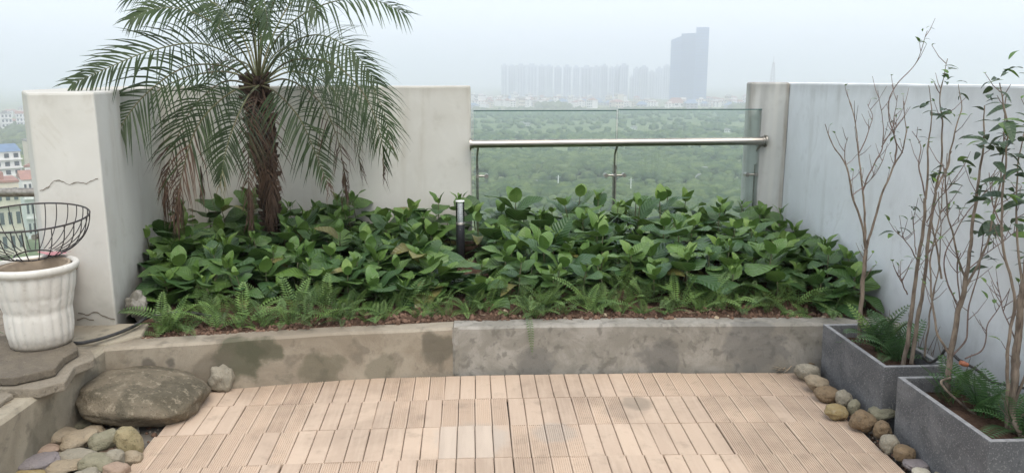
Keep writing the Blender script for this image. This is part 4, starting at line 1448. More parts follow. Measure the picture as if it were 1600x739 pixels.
rf = random.Random(33)
k = 0
for x0, x1, step, d0, d1, s0, s1 in ((-1.60, 1.95, .11, .05, .12, .6, 1.0), (-1.55, 1.95, .12, .14, .28, .9, 1.4), (-1.5, 1.5, .26, .30, .48, 1.0, 1.45)):
    fx = x0
    while fx < x1:
        y = KF(fx) + rf.uniform(d0, d1)
        g = 1.0 if fx < 0.9 else 0.95
        fern(fx, y, bed_z(fx, y) - 0.012, rf.randint(6, 9), rf.uniform(s0, s1) * g, 500 + k, edge=y - KF(fx))
        fx += step * rf.uniform(.6, 1.5) * (1 if fx < 0.9 else 1.15)
        k += 1
fr_ = fern(-1.60, 4.02, bed_z(-1.6, 4.02), 9, 1.25, 801, 'largest fern, arching from the left end of the bed beside the wall')
fr_ = fern(0.36, 4.16, bed_z(0.36, 4.16), 8, 1.2, 802, 'tall upright fern in the middle of the bed, above the drooping frond')
hx = G(822, 500, .26).x
df = empty('fern', (hx, 4.06, 0.25), 'small fern whose one frond hangs down over the front of the kerb', 'fern', FG)
FH = fern_frond('frond', 0.27, 0, 0, M['fern'], 20, .022, 9, [(0, 0, 0), (.01, -.07, .035), (.012, -.135, .028), (.018, -.168, -.02), (.022, -.172, -.08), (.026, -.170, -.145)])
link('frond', FH, df)
f = link('frond', FN[0], df); f.rotation_euler = (0, 0, 0.4); f.scale = (.8, .8, .8)
f = link('frond', FN[3], df); f.rotation_euler = (0, 0, 2.2); f.scale = (.7, .7, .7)
f = link('frond', FN[1], df); f.rotation_euler = (0, 0, -1.2); f.scale = (.7, .7, .7)
fern(1.93, 3.55, .215, 15, 1.45, 811, 'lush fern at the foot of the slim sapling in the far planter', 'ferns in the planters', [FN[3], FD[1], FD[0]])
fern(1.93, 3.42, .215, 14, 1.3, 812, 'dark fern between the slim sapling and the forked stems in the far planter', 'ferns in the planters', [FD[1], FD[0], FD[1], FD[2]])
fern(1.90, 3.05 - .12, .215, 8, 1.1, 813, 'young upright fern beside the left trunk in the near planter', 'ferns in the planters', [FN[3], FD[1]])
fern(1.96, 2.80, .215, 16, 1.4, 814, 'dark spreading fern in the middle of the near planter', 'ferns in the planters', [FD[1], FD[0], FD[1], FD[2]])
fern(1.99, 2.62, .215, 13, 1.2, 815, 'dark fern in front of the thick trunk in the near planter', 'ferns in the planters', [FD[1], FD[0], FD[1], FD[2]])
fern(-2.55, 3.92, .24, 8, .9, 816, 'dark green fern on the ledge at the far left, behind the pot', 'ferns in the planters', [FD[1], FD[0], FD[1], FD[2]])

# ------------------------------------------------------------------ soil clods, litter
m = MB()
rc = random.Random(9)
ico = bmesh.new(); bmesh.ops.create_icosphere(ico, subdivisions=1, radius=1.0)
iv = [v.co.copy() for v in ico.verts]; ifs = [tuple(v.index for v in f.verts) for f in ico.faces]; ico.free()
for k in range(1500):
    x = rc.uniform(-1.66, 2.0)
    y = KF(x) + abs(rc.gauss(-0.01, .13)) - 0.012
    s = abs(rc.gauss(0, .007)) + 0.003
    z = max(bed_z(x, y), 0.245 if y < KF(x) + .01 else 0) + s * 0.3
    q = Euler((rc.uniform(0, 6), rc.uniform(0, 6), rc.uniform(0, 6))).to_matrix()
    sc = Vector((rc.uniform(.7, 1.4), rc.uniform(.6, 1.1), rc.uniform(.5, .9))) * s
    m.add([Vector((x, y, z)) + q @ Vector((v.x * sc.x * rc.uniform(.8, 1.2), v.y * sc.y, v.z * sc.z)) for v in iv], ifs, 0 if rc.random() < .97 else 1)
tag(m.build('soil_crumbs', [M['clod'], M['dry']]), kind='stuff')
m = MB()                                                  # grit and crumbs packed between the stones
for k in range(900):
    if k < 450:
        y = rc.uniform(2.75, 3.75); x, z = rc.uniform(-1.80, -1.41 if y < 3.4 else -1.3), -0.03
    else:
        y = rc.uniform(2.45, 3.85); x, z = rc.uniform(1.665, 1.76), -0.03 if rc.random() < .7 else 0.0
    s = abs(rc.gauss(0, .005)) + 0.003
    q = Euler((rc.uniform(0, 6), rc.uniform(0, 6), rc.uniform(0, 6))).to_matrix()
    m.add([Vector((x, y, z + s * .4)) + q @ Vector((v.x * s * rc.uniform(.8, 1.3), v.y * s, v.z * s * .7)) for v in iv], ifs, 0 if rc.random() < .6 else 1)
tag(m.build('grit', [M['clod'], M['dry_dirt']]), kind='stuff')

m = MB()
for k in range(60):
    x, y = rc.uniform(-2.35, -1.83), rc.uniform(2.7, 3.3)
    a = rc.uniform(0, PI); L = rc.uniform(.01, .05)
    d = Vector((math.cos(a), math.sin(a), rc.uniform(-.05, .1))) * L
    p = Vector((x, y, 0.252))
    m.tube([p, p + d], 0.0014, 4)
for k in range(40):
    x = rc.uniform(-1.6, 1.9); y = KF(x) + rc.uniform(0.0, .15)
    a = rc.uniform(0, PI); L = rc.uniform(.015, .06)
    p = Vector((x, y, bed_z(x, y) + .008)); d = Vector((math.cos(a), math.sin(a) * .6, rc.uniform(-.05, .15))) * L
    m.tube([p, p + d], 0.0016, 4)
tag(m.build('plant_litter', M['dry']), kind='stuff')

# dry straw by the far planter and by the small stone
def straw(px, py, n, label, seed, span=0.09):
    r = random.Random(seed)
    c = G(px, py, 0.004)
    o = empty('dry_straw', c, label, 'dry leaves')
    for k in range(n):
        m = MB()
        a = r.uniform(-0.7, 0.7) + (PI if r.random() < .5 else 0)
        L = r.uniform(.4, 1.0) * span
        p0 = Vector((r.gauss(0, .012), r.gauss(0, .012), 0.004))
        d = Vector((math.cos(a), math.sin(a), 0)) * L
        u = Vector((-math.sin(a), math.cos(a), 0)) * 0.0035
        pts = [p0, p0 + d * .35 + Vector((0, 0, .012)), p0 + d * .7 + Vector((0, 0, .018)) + u * 2, p0 + d + Vector((0, 0, .006 + r.uniform(0, .03)))]
        vs = []
        for j, q in enumerate(pts):
            w = u * (1, .9, .7, .15)[j]
            vs += [q - w, q + w]
        m.add(vs, [(2 * j, 2 * j + 1, 2 * j + 3, 2 * j + 2) for j in range(3)])
        m.build('straw_blade', M['dry'], o)


straw(1224, 580, 10, 'dry straw strips on the deck by the far end of the stones', 4)
straw(372, 596, 5, 'few dry straws beside the small angular stone', 5, .06)

# ================================================================== SAPLINGS
def LZ(zx, zy):
    return (1200 + zx / 1.6075, zy / 1.6075)


lfm = [leaf_mesh('leaf', M['leaf_sap'], 0.15, 0.25, 0.20, 0.35, 0.0, nl=6, nw=2), leaf_mesh('leaf', M['leaf_sap'], 0.2, 0.3, 0.18, 0.6, 0.0, 0.4, nl=6, nw=2)]
lfy = [leaf_mesh('leaf', M['leaf_young'], 0.2, 0.3, 0.2, 0.3, 0.0, nl=6, nw=2)]

def sapling(label, y, branches, leaves, seed, twigs=8, base_z=0.21):
    """branches: (list of picture points, r0, r1, depth drift); leaves: (picture point, count, size)"""
    r = random.Random(seed)
    b0 = Y(*branches[0][0][0], y)
    o = empty('sapling', (b0.x, y, base_z), label, 'sapling', 'saplings in the concrete planters')
    paths = []
    for bi, (pp, r0, r1, drift) in enumerate(branches):
        n = len(pp)
        y0 = drift[0]; y1 = drift[1]
        pts = [Y(px, py, y + y0 + (y1 - y0) * i / (n - 1)) for i, (px, py) in enumerate(pp)]
        sp = smooth_path(pts, max(10, n * 6))
        sp = [p + Vector((noise.noise(p * 14 + Vector((seed, 0, 0))), noise.noise(p * 14 + Vector((0, seed, 0))), 0)) * (0.006 if i > 2 else 0) for i, p in enumerate(sp)]
        m = MB()
        N = len(sp)
        r0 *= .9; r1 *= .9
        rad = [r0 + (r1 - r0) * i / (N - 1) + 0.35 * r0 * max(0, noise.noise(sp[i] * 34)) ** 1.5 for i in range(N)]
        m.tube(sp, rad, 7)
        paths.append((sp, r0, r1))
        m.build('trunk' if r0 > 0.008 else 'branch', M['bark'] if r0 > 0.0045 else M['twig'], o, -o.location)
    for k in range(twigs):
        sp, r0, r1 = paths[r.randrange(len(paths))]
        i = r.randrange(len(sp) // 3, len(sp) - 1)
        p = sp[i]
        a = r.uniform(0, 2 * PI)
        L = r.uniform(.03, .11)
        d = Vector((math.cos(a) * .6, math.sin(a) * .6, r.uniform(.4, 1))).normalized()
        m = MB()
        e = p + d * L + Vector((0, 0, L * .2))
        m.tube([p, p + d * L * .5, e], [0.0018, 0.0014, 0.0009], 5)
        t = m.build('twig', M['twig'], o, -o.location)
        if r.random() < .5:
            lf = link('leaf', lfy[0], o)
            s = r.uniform(.015, .045)
            lf.scale = (s, s, s); lf.location = e - o.location; lf.rotation_euler = (r.uniform(0, 1), 0, r.uniform(0, 6))
    for (px, py), dy, n, s in leaves:
        c = Y(px, py, y + dy)
        a0 = r.uniform(0, 6)
        n = n + 1
        for k in range(n):
            lf = link('leaf', r.choice(lfm if r.random() < .85 else lfy), o)
            q = s * r.uniform(.8, 1.35)
            lf.scale = (q, q, q)
            lf.location = c + Vector((r.gauss(0, .014), r.gauss(0, .014), r.gauss(0, .02))) - o.location
            lf.rotation_euler = (r.uniform(-.5, .6), r.gauss(0, .3), a0 + 2 * PI * k / n + r.gauss(0, .3))
    return o


Zp = lambda *a: [LZ(x, y) for x, y in a]
sapling('slim leafless sapling with upswept twigs, alone at the back of the far planter', 3.62, [
    ([(1342, 538), (1345, 490), (1350, 420), (1353, 390)], .0125, .010, (0, 0)),
    (Zp((246, 628), (236, 570), (212, 490), (196, 415), (165, 370), (143, 312)), .0068, .0016, (0, -.08)),
    (Zp((246, 628), (243, 560), (238, 470), (226, 380), (218, 300), (200, 238)), .0066, .0016, (0, .06)),
    (Zp((246, 628), (262, 570), (285, 490), (312, 425), (338, 380), (346, 330), (340, 255)), .0072, .0016, (0, -.04)),
    (Zp((318, 415), (322, 360), (306, 300), (306, 245), (335, 200), (372, 160), (388, 115), (400, 78)), .0038, .0012, (-.03, -.1)),
    (Zp((238, 480), (262, 420), (286, 370), (288, 300), (276, 228)), .0042, .0013, (.02, .1)),
    (Zp((226, 390), (246, 350), (262, 300), (252, 262)), .003, .0012, (.03, .1)),
    (Zp((196, 415), (192, 380), (202, 345)), .0028, .0012, (-.05, -.08)),
    (Zp((285, 370), (308, 330), (318, 290), (326, 240)), .003, .0012, (.06, .02)),
    (Zp((212, 490), (240, 470), (268, 440), (290, 400)), .0028, .0014, (-.02, .08)),
    (Zp((338, 385), (318, 350), (322, 310)), .0026, .0012, (-.04, -.1)),
], [((1441, 64), -.1, 3, .022), ((1447, 48), -.1, 2, .02), ((1382, 190), .05, 2, .02), ((1400, 205), -.03, 2, .02), ((1327, 270), -.04, 1, .02)], 61, 60)

sapling('forked double-stemmed sapling with sparse leaf tufts at the near end of the far planter', 3.27, [
    ([(1411, 570), (1420, 520), (1430, 450), (1440, 380), (1446, 310)], .0110, .0070, (0, -.03)),
    ([(1424, 568), (1434, 500), (1444, 440), (1450, 370), (1462, 300)], .0105, .0065, (0, .04)),
    (Zp((396, 500), (402, 430), (400, 370), (412, 300), (405, 215)), .0058, .0014, (-.03, -.08)),
    (Zp((396, 500), (380, 420), (385, 370), (360, 330)), .0036, .0013, (-.03, .05)),
    (Zp((420, 482), (436, 400), (438, 320), (432, 240), (452, 148)), .0058, .0013, (.04, -.02)),
    (Zp((420, 482), (452, 410), (470, 330), (486, 270), (478, 212)), .005, .0014, (.04, .12)),
    (Zp((436, 700), (424, 620), (410, 560), (416, 500), (442, 430), (464, 380)), .005, .002, (.03, .1)),
    (Zp((400, 640), (440, 590), (500, 540)), .0026, .0013, (.02, .12)),
    (Zp((378, 660), (350, 610), (322, 585)), .003, .0013, (-.02, -.1)),
    (Zp((350, 739), (336, 705), (324, 688)), .0034, .002, (-.01, -.05)),
    (Zp((372, 640), (368, 580), (362, 530)), .0026, .0012, (0, .06)),
    (Zp((398, 560), (430, 500), (456, 470), (490, 420)), .003, .0013, (0, -.1)),
    ([(1444, 560), (1452, 500), (1462, 440), (1470, 380), (1466, 300)], .005, .002, (.04, .1)),
], [((1479, 118), -.03, 4, .05), (LZ(404, 278), -.06, 5, .055), (LZ(450, 285), 0, 6, .055), (LZ(425, 438), 0, 5, .055), (LZ(490, 348), .08, 1, .05), (LZ(490, 420), -.1, 2, .05),
    (LZ(330, 582), -.1, 3, .05), (LZ(366, 532), .05, 3, .03), (LZ(490, 234), .1, 2, .05), (LZ(388, 345), .05, 3, .035), (LZ(470, 514), .08, 2, .035), (LZ(450, 183), -.02, 2, .04)], 62, 60)

sapling('many-stemmed sapling with dark leaves rising from the back of the near planter', 2.93, [
    ([(1480, 610), (1484, 560), (1496, 500), (1505, 460), (1512, 425)], .0135, .0095, (0, 0)),
    ([(1512, 425), (1520, 350), (1530, 280), (1536, 220), (1538, 165)], .0082, .0022, (0, .05)),
    ([(1510, 440), (1497, 400), (1484, 350), (1478, 290), (1482, 240)], .005, .0018, (0, -.1)),
    ([(1508, 450), (1525, 420), (1545, 370), (1560, 300), (1568, 230), (1572, 150)], .0058, .002, (0, -.08)),
    ([(1484, 555), (1465, 520), (1456, 470), (1455, 400), (1468, 340), (1475, 280)], .0055, .002, (0, .08)),
    ([(1483, 560), (1510, 530), (1512, 490), (1530, 420), (1536, 360)], .0045, .002, (0, .1)),
    ([(1497, 480), (1480, 440), (1476, 400), (1500, 350), (1530, 310), (1560, 280)], .0036, .0015, (0, -.05)),
    ([(1514, 420), (1550, 390), (1590, 360)], .0026, .0014, (.03, .1)),
    ([(1508, 560), (1535, 545), (1543, 510), (1560, 480), (1575, 462)], .0036, .0015, (.04, .12)),
    ([(1500, 470), (1496, 420), (1502, 395)], .003, .002, (0, -.05)),
    ([(1485, 590), (1470, 600), (1520, 645), (1556, 668)], .0055, .0045, (-.05, -.12)),
], [((1540, 160), .05, 4, .055), ((1532, 222), .03, 4, .06), ((1540, 232), -.02, 3, .075), ((1536, 350), .08, 4, .085), ((1545, 345), .05, 3, .08), ((1524, 395), .1, 2, .06), ((1490, 250), -.05, 2, .05),
    ((1546, 408), .1, 2, .07), ((1524, 290), 0, 3, .05), ((1562, 205), -.1, 3, .06), ((1518, 305), -.05, 3, .05)], 63, 60)

sapling('thick-trunked sapling with dark glossy leaves at the right edge, in the near planter', 2.66, [
    ([(1577, 690), (1583, 630), (1588, 560), (1594, 490), (1600, 440)], .0165, .012, (0, 0)),
    ([(1572, 690), (1574, 620), (1576, 540), (1586, 470), (1570, 400), (1566, 330), (1572, 250), (1571, 170), (1562, 130)], .008, .002, (0, -.06)),
    ([(1600, 440), (1606, 380), (1612, 300), (1618, 220), (1610, 140)], .008, .003, (0, .05)),
    ([(1594, 490), (1612, 440), (1632, 380), (1650, 300)], .007, .003, (0, -.1)),
    ([(1598, 450), (1590, 380), (1588, 320), (1592, 250), (1602, 200)], .005, .002, (0, .1)),
    ([(1582, 640), (1610, 560), (1625, 500)], .006, .003, (0, -.1)),
    ([(1590, 540), (1570, 490), (1556, 440)], .003, .0015, (0, .1)),
    ([(1568, 360), (1550, 310), (1545, 270)], .003, .0014, (-.03, .1)),
    ([(1600, 690), (1585, 660), (1584, 640)], .012, .010, (-.05, 0)),
], [((1560, 130), -.06, 4, .045), ((1572, 118), -.06, 3, .045), ((1574, 190), -.05, 4, .08), ((1588, 210), 0, 5, .085), ((1564, 222), -.02, 3, .085), ((1600, 100), .05, 2, .06), ((1590, 250), .05, 4, .075),
    ((1570, 300), -.05, 5, .07), ((1590, 330), .06, 4, .07), ((1556, 308), .08, 3, .06), ((1588, 365), .08, 3, .07), ((1568, 238), -.02, 3, .085), ((1597, 400), .05, 3, .05), ((1596, 300), .02, 3, .06), ((1600, 195), .03, 4, .07)], 64, 50)

# dry sticks and the hose by the wall behind the planters
ds = empty('dry_stalks', (2.10, 3.42, -0.03), 'bundle of thin dry stalks against the white wall behind the far planter', 'dry stalks')
rk = random.Random(12)
for k in range(22):
    x, y = 2.085 + rk.uniform(-.02, .07), 3.42 + rk.uniform(-.28, .42)
    h = rk.uniform(.25, .46)
    m = MB(); m.tube([(x, y, -.03), (x + rk.gauss(0, .015), y + rk.gauss(0, .02), h * .6), (x + rk.gauss(0, .03), y + rk.gauss(0, .03), h)], [.002, .0018, .001], 5)
    m.build('stalk', M['dry'] if rk.random() < .5 else M['twig'], ds, -ds.location)
gh = empty('garden_hose', Y(1506, 568, 2.98), 'black hose with orange connector by the wall behind the near planter', 'hose')
hpth = smooth_path([Y(1440, 556, 3.2), Y(1452, 566, 3.2), Y(1468, 558, 3.12), Y(1480, 545, 3.06), Y(1496, 560, 3.0), Y(1508, 567, 2.98), Y(1530, 580, 2.95), Y(1550, 596, 2.9), Y(1600, 606, 2.8)], 50)
m = MB(); m.tube(hpth, .006, 8); m.build('hose_pipe', M['rubber'], gh, -gh.location)
m = MB(); c0, c1 = Y(1500, 566, 2.975), Y(1512, 570, 2.97); m.tube([c0, c0.lerp(c1, .3), c0.lerp(c1, .35), c1], [.0095, .0095, .0115, .0085], 10); m.build('connector', M['orange'], gh, -gh.location)

# ================================================================== THE VIEW
def far(px, py_base, dist):
    """a point on the lowland under a bearing at a distance"""
    d = ray(px, 110)
    h = Vector((d.x, d.y, 0)).normalized()
    return Vector((h.x * dist, h.y * dist, GZ))


def top_h(px, py, dist):
    d = ray(px, py)
    hl = math.hypot(d.x, d.y)
    return EYE + d.z / hl * dist - GZ


def px_w(px0, px1, dist):
    a, b = far(px0, 0, dist), far(px1, 0, dist)
    return (b - a).length


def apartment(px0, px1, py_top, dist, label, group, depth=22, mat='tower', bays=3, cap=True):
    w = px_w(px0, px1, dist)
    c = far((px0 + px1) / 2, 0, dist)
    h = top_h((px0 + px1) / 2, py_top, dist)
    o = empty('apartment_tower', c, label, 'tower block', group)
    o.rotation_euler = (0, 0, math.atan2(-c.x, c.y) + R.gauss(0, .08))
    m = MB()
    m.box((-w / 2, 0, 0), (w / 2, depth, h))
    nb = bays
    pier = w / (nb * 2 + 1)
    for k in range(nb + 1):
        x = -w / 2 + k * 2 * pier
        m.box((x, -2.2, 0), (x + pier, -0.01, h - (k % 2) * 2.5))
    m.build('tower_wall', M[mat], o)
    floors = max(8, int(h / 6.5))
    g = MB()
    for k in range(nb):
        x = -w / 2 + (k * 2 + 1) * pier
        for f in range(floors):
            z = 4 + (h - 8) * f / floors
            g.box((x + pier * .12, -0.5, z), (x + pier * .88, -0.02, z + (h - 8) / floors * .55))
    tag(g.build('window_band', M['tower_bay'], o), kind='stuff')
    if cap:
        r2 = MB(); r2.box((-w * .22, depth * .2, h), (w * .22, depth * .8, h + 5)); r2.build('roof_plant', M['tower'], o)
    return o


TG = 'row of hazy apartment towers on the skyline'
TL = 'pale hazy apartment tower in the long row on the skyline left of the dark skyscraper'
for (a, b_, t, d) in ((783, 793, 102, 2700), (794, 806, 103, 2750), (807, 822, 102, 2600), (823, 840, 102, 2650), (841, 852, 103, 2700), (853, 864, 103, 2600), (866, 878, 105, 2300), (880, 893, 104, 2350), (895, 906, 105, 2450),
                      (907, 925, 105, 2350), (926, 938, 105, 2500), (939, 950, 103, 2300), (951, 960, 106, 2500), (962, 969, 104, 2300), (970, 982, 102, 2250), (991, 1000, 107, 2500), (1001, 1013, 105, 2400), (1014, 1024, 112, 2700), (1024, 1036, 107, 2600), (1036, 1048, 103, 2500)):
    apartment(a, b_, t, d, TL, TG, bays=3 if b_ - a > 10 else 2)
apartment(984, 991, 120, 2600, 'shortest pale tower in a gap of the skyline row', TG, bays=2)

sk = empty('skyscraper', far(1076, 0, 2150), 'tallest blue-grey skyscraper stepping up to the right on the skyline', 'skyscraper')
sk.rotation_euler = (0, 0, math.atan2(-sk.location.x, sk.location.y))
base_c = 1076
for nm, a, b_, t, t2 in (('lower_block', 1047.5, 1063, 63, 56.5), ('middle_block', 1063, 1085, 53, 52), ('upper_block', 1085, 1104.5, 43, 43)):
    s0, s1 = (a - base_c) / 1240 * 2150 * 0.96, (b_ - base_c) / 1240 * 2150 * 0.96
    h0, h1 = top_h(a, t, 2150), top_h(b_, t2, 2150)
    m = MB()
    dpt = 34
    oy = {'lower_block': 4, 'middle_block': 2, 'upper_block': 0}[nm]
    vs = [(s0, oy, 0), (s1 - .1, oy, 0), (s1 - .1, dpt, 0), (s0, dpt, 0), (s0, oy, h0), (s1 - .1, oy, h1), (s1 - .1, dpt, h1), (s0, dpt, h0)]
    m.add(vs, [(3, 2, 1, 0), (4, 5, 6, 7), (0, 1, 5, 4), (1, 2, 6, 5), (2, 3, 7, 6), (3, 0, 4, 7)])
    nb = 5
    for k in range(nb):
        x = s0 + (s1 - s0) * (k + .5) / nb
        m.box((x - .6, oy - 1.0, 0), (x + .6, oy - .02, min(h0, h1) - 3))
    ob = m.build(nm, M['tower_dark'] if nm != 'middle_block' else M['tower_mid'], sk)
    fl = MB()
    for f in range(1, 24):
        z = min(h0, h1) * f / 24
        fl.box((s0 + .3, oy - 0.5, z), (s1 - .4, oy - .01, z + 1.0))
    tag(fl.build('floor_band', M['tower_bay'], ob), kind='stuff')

mast = empty('radio_mast', far(1208, 0, 2600), 'faint lattice radio mast poking up above the right wall', 'mast')
hm = top_h(1208, 88, 2600)
m = MB()
for sx, sy in ((-1, -1), (1, -1), (1, 1), (-1, 1)):
    m.tube([(sx * 9, sy * 9, 0), (sx * 3.2, sy * 3.2, hm * .72), (sx * .8, sy * .8, hm * .86)], 0.9, 5)
for k in range(12):
    z = hm * .86 * k / 12; q = 9 - 6.2 * k / 12; q2 = 9 - 6.2 * (k + 1) / 12; z2 = hm * .86 * (k + 1) / 12
    for s in (-1, 1):
        m.tube([(-q, s * q, z), (q2, s * q2, z2)], 0.45, 4); m.tube([(q, s * q, z), (-q2, s * q2, z2)], 0.45, 4)
m.build('lattice', M['mast'], mast)
m = MB(); m.tube([(0, 0, hm * .84), (0, 0, hm)], [0.9, .5], 6); m.build('antenna', M['mast'], mast)
m = MB(); m.box((-3, -3, hm * .80), (3, 3, hm * .83)); m.build('platform', M['mast'], mast)

# ------------------------------------------------------------------ low houses along the river bank
def house_mesh(w, d, h, roof, wallm, roofm, floors):
    m = MB()
    m.box((-w / 2, -d / 2, 0), (w / 2, d / 2, h))
    if roof:
        e, rh = 0.6, w * .28
        m.add([(-w / 2 - e, -d / 2 - e, h), (w / 2 + e, -d / 2 - e, h), (w / 2 + e, d / 2 + e, h), (-w / 2 - e, d / 2 + e, h), (-w / 4, 0, h + rh), (w / 4, 0, h + rh)],
              [(0, 1, 5, 4), (1, 2, 5), (2, 3, 4, 5), (3, 0, 4), (3, 2, 1, 0)], 1)
    else:
        m.box((-w / 2 - .3, -d / 2 - .3, h), (w / 2 + .3, d / 2 + .3, h + .7), 1)
        m.box((-w * .2, -d * .2, h + .7), (w * .25, d * .25, h + 3), 0)
    for f in range(floors):
        z = (f + .35) * h / floors
        for k in range(3):
            x = -w / 2 + w * (k + .5) / 3
            m.box((x - w * .09, -d / 2 - .12, z), (x + w * .09, -d / 2 - .01, z + h / floors * .45), 2)
    return m.mesh('house', [M[wallm], M[roofm], M['pane']])


HM = [house_mesh(9, 14, 10, True, 'bld_white', 'roof_red', 3), house_mesh(7, 15, 14, False, 'bld_white', 'roof_grey', 4), house_mesh(11, 12, 8, True, 'bld_cream', 'roof_red', 2),
      house_mesh(8, 14, 12, True, 'bld_cream', 'roof_grey', 3), house_mesh(14, 12, 9, False, 'bld_white', 'roof_red', 3), house_mesh(16, 12, 6, True, 'bld_grey', 'roof_blue', 2)]
rh = random.Random(17)
HLAB = 'tiny white or red-roofed house in the town strip below the hazy towers'
HLAB2 = 'tiny white or red-roofed house in the far town left of the pillar'
for k in range(190):
    if k < 150:
        px = rh.choice([rh.uniform(735, 960), rh.uniform(735, 860), rh.uniform(900, 1170), rh.uniform(600, 1230)])
        dist = rh.uniform(1720, 2250)
    else:
        px = rh.uniform(-120, 160)
        dist = rh.uniform(1150, 1750)
    p = far(px, 0, dist)
    o = link('house', rh.choice(HM), loc=p)
    o.rotation_euler = (0, 0, math.atan2(-p.x, p.y) + rh.gauss(0, .5))
    s = rh.uniform(1.0, 1.8) if k < 150 else rh.uniform(.75, 1.35)
    o.scale = (s, s, s * rh.uniform(.8, 1.15))
    tag(o, HLAB if k < 150 else HLAB2, 'house', 'houses of the far town' if k < 150 else 'houses beyond the left trees')
wh = link('warehouse', house_mesh(40, 20, 9, True, 'bld_white', 'roof_red', 1), loc=far(1058, 0, 1850))
tag(wh, 'large white shed with red roof below the skyscraper', 'shed')
wh.rotation_euler = (0, 0, -.1)

# ------------------------------------------------------------------ nearer town at the left edge
def block(px0, px1, py_top, dist, floors, label, wall='bld_white', roof='roof_grey', depth=16, ridge=False, cols=4, rot=0.15, cat='building', shed=None):
    w = px_w(px0, px1, dist)
    c = far((px0 + px1) / 2, 0, dist)
    h = top_h((px0 + px1) / 2, py_top, dist)
    o = empty('town_building', c, label, cat)
    o.rotation_euler = (0, 0, math.atan2(-c.x, c.y) + rot)
    m = MB(); m.box((-w / 2, 0, 0), (w / 2, depth, h)); m.build('wall', M[wall], o)
    m = MB()
    if ridge:
        m.add([(-w / 2 - .5, -.5, h), (w / 2 + .5, -.5, h), (w / 2 + .5, depth + .5, h), (-w / 2 - .5, depth + .5, h), (-w / 2 - .5, depth / 2, h + 3), (w / 2 + .5, depth / 2, h + 3)],
              [(0, 1, 5, 4), (2, 3, 4, 5), (1, 2, 5), (3, 0, 4), (3, 2, 1, 0)])
    else:
        m.box((-w / 2 - .3, -.3, h), (w / 2 + .3, depth + .3, h + .8))
        m.box((-w * .25, depth * .3, h + .8), (w * .2, depth * .7, h + 3.2))
    m.build('roof', M[roof], o)
    wm_ = MB(); ww, wh_ = w / cols * .5, h / floors * .5
    wm_.box((-ww / 2, -.25, 0), (ww / 2, -.01, wh_)); WMs = wm_.mesh('window', M['pane'])
    lg = MB(); lg.box((-w / 2 - .4, -1.0, 0), (w / 2 + .4, -.02, .5)); LGs = lg.mesh('balcony_slab', M[wall])
    for f in range(max(0, floors - 6), floors):
        s_ = link('balcony_slab', LGs, o, (0, 0, f * h / floors))
        for k in range(cols):
            link('window', WMs, o, (-w / 2 + w * (k + .5) / cols, 0, f * h / floors + h / floors * .28))
    return o


block(-30, 17, 238, 420, 8, 'tall plain white block with a blue roof at the left edge', 'bld_white', 'roof_blue', cols=3, rot=.25, ridge=True)
block(31, 52, 222, 520, 9, 'slim cream house with balconies beside the pillar', 'bld_cream', 'roof_grey', cols=2, rot=.2)
block(20, 44, 262, 400, 5, 'low white house with an arched top next to the plain block', 'bld_white', 'roof_red', cols=3, rot=-.2)
block(36, 60, 262, 560, 6, 'grey flat-topped house behind the balustrade', 'bld_grey', 'roof_grey', cols=3, rot=0)
block(14, 60, 281, 360, 3, 'long low building with a red tiled roof just above the left handrail', 'bld_white', 'roof_red', cols=6, ridge=True, rot=.1)
block(-60, 8, 288, 330, 3, 'low pink-walled building below the blue-roofed block', 'bld_cream', 'roof_red', cols=5, rot=.1)
block(16, 38, 178, 1150, 4, 'long white villa with red roofs among far trees at left', 'bld_white', 'roof_red', cols=4, ridge=True, rot=0)
block(-8, 10, 178, 1100, 4, 'white house with grey roof among far trees at the left edge', 'bld_white', 'roof_grey', cols=3, rot=.1)

for i, (px, py0, py1, lab) in enumerate(((872, 274, 304, 'thin pale power pole on the fields left of the middle post'), (985, 278, 313, 'thin pale power pole on the fields right of the middle post'))):
    base = G(px, py1, GZ)
    d_ = math.hypot(base.x, base.y)
    hh = top_h(px, py0, d_)
    o = empty('utility_pole', base, lab, 'pole', 'power poles on the fields')
    m = MB(); m.tube([(0, 0, 0), (0, 0, hh)], [.35, .22], 8); m.build('pole', M['bld_white'], o)
    m = MB(); m.box((-1.3, -.1, hh - 1.2), (1.3, .1, hh - .9)); m.build('cross_arm', M['bld_grey'], o)

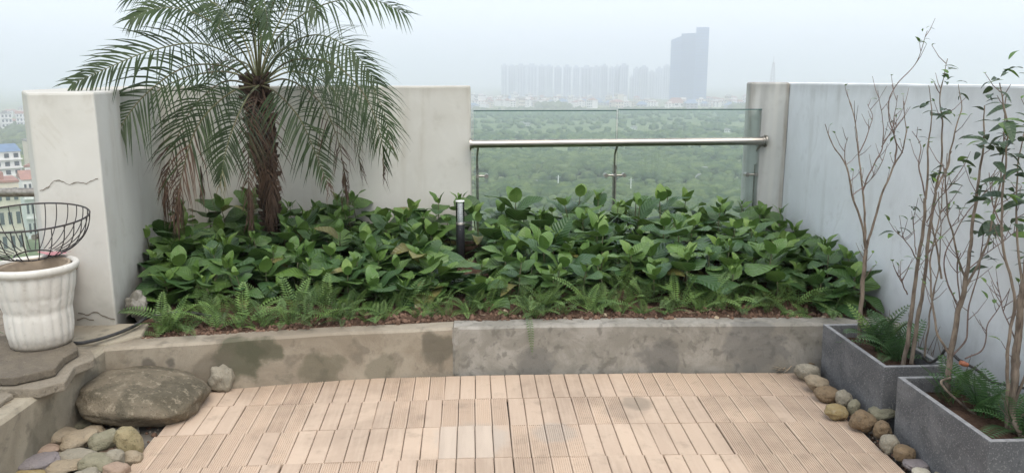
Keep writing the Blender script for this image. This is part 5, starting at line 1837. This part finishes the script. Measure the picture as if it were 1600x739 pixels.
# ------------------------------------------------------------------ woods on the lowland
def make_forest():
    rng = np.random.default_rng(4)
    def ico_np(sub):
        b = bmesh.new(); bmesh.ops.create_icosphere(b, subdivisions=sub, radius=1.0)
        v = np.array([x.co[:] for x in b.verts]); f = np.array([[q.index for q in x.verts] for x in b.faces]); b.free()
        return v, f
    shapes = {}
    for sub, cnt in ((3, 4), (2, 6), (1, 5)):
        v, f = ico_np(sub)
        var = []
        for k in range(cnt):
            q = v.copy()
            for i in range(len(q)):
                d = Vector(q[i])
                n_ = noise.noise(d * 1.6 + Vector((k * 5, 1, 2))) * .45 + noise.noise(d * 3.6 + Vector((k, 9, 2))) * .34
                q[i] *= 1 + n_
            q[:, 2] *= 0.72
            var.append(q)
        shapes[sub] = (var, f)
    V, Fc, off = [], [], 0
    def put(px, d, r_, tall=1.0):
        nonlocal off
        dd = ray(px, 370); hl = math.hypot(dd.x, dd.y)
        x, y = dd.x / hl * d, dd.y / hl * d
        sub = 3 if d < 330 else (2 if d < 800 else 1)
        var, f = shapes[sub]
        q = var[rng.integers(len(var))]
        a = rng.uniform(0, 6.28); ca, sa = math.cos(a), math.sin(a)
        s = r_ * rng.uniform(.75, 1.3)
        P = np.stack([(q[:, 0] * ca - q[:, 1] * sa) * s + x, (q[:, 0] * sa + q[:, 1] * ca) * s + y, (q[:, 2] * tall + .45) * s * 1.05 + GZ], 1)
        V.append(P); Fc.append(f + off); off += len(P)
    def dens(px, d):
        dd = ray(px, 370); hl = math.hypot(dd.x, dd.y)
        p = Vector((dd.x / hl * d * .005, dd.y / hl * d * .009, 0))
        return noise.noise(p) * .7 + noise.noise(p * 3.1) * .45
    n = 0
    while n < 15000:
        px = rng.uniform(500, 1500) if rng.random() < .82 else rng.uniform(-250, 300)
        d = 1.0 / rng.uniform(1 / 1680., 1 / 230.)
        if px < 300 and d < 620:
            continue
        dn = dens(px, d)
        if dn < 0.12 and rng.random() < .9:
            continue
        r_ = 2.0 + 2.0 * rng.random() + 2.2 * max(0, dn) + d * .0012
        put(px, d, r_)
        n += 1
    for k in range(700):                                   # dense tree belts before the town
        px = rng.uniform(560, 1420); put(px, rng.uniform(1380, 1660), rng.uniform(3, 5))
    for k in range(60):
        px = rng.normal(862, 10); put(px, rng.uniform(1650, 1800), rng.uniform(6, 9), 1.5)
    for k in range(120):
        px = rng.uniform(1130, 1230); put(px, rng.uniform(1500, 1800), rng.uniform(7, 10), 1.3)
    for k in range(900):
        px = rng.uniform(-200, 200); put(px, rng.uniform(640, 1250), rng.uniform(4, 8))
    for k in range(70):                                    # dark copse on the left of the view
        px = rng.normal(792, 16); put(px, rng.normal(545, 18), rng.uniform(3.5, 6))
    V = np.concatenate(V); Fc = np.concatenate(Fc)
    me = bpy.data.meshes.new('woodland')
    me.vertices.add(len(V)); me.vertices.foreach_set('co', V.ravel())
    me.loops.add(len(Fc) * 3); me.loops.foreach_set('vertex_index', Fc.ravel().astype(np.int32))
    me.polygons.add(len(Fc)); me.polygons.foreach_set('loop_start', np.arange(0, len(Fc) * 3, 3, dtype=np.int32))
    me.polygons.foreach_set('use_smooth', np.ones(len(Fc), dtype=bool))
    me.update(calc_edges=True); me.validate()
    me.materials.append(M['forest'])
    return tag(link('woodland', me), kind='stuff')


make_forest()

# sandy track and small sheds among the clearings
m = MB()
tk = smooth_path([G(x, y, GZ) for x, y in ((1125, 345), (1075, 318), (1052, 300), (1062, 284), (1040, 272), (1050, 262))], 40)
vs = []
for p in tk:
    vs += [(p.x - 2.2, p.y, GZ + .05), (p.x + 2.2, p.y, GZ + .05)]
m.add(vs, [(2 * i, 2 * i + 1, 2 * i + 3, 2 * i + 2) for i in range(39)])
tag(m.build('track', M['dry_dirt']), kind='structure')
SHM = house_mesh(7, 5, 3, True, 'bld_white', 'roof_grey', 1)
for i, (x, y) in enumerate(((816, 196), (824, 197), (1135, 207), (1150, 206), (990, 203), (835, 294), (842, 300), (1095, 284), (1100, 272), (928, 183))):
    p = G(x, y, GZ)
    o = link('shed', SHM, None, p); o.rotation_euler = (0, 0, rh.uniform(-.6, .6))
    tag(o, 'tiny pale hut among the clearings seen through the glass', 'shed', 'huts in the clearings')

# ------------------------------------------------------------------ hazy air
m = MB()
m.box((-9600, -5100, GZ - 1.0), (9600, 14100, 165))
hz_ = m.build('haze', [])
t = bpy.data.materials.new('haze_air')
t.use_nodes = True
t.node_tree.nodes.clear()
ou = t.node_tree.nodes.new('ShaderNodeOutputMaterial')
pv = t.node_tree.nodes.new('ShaderNodeVolumePrincipled')
pv.inputs['Color'].default_value = (0.895, 0.928, 0.985, 1)
pv.inputs['Density'].default_value = 0.00060
pv.inputs['Anisotropy'].default_value = 0.2
t.node_tree.links.new(pv.outputs[0], ou.inputs['Volume'])
hz_.data.materials.append(t)
tag(hz_, kind='stuff')
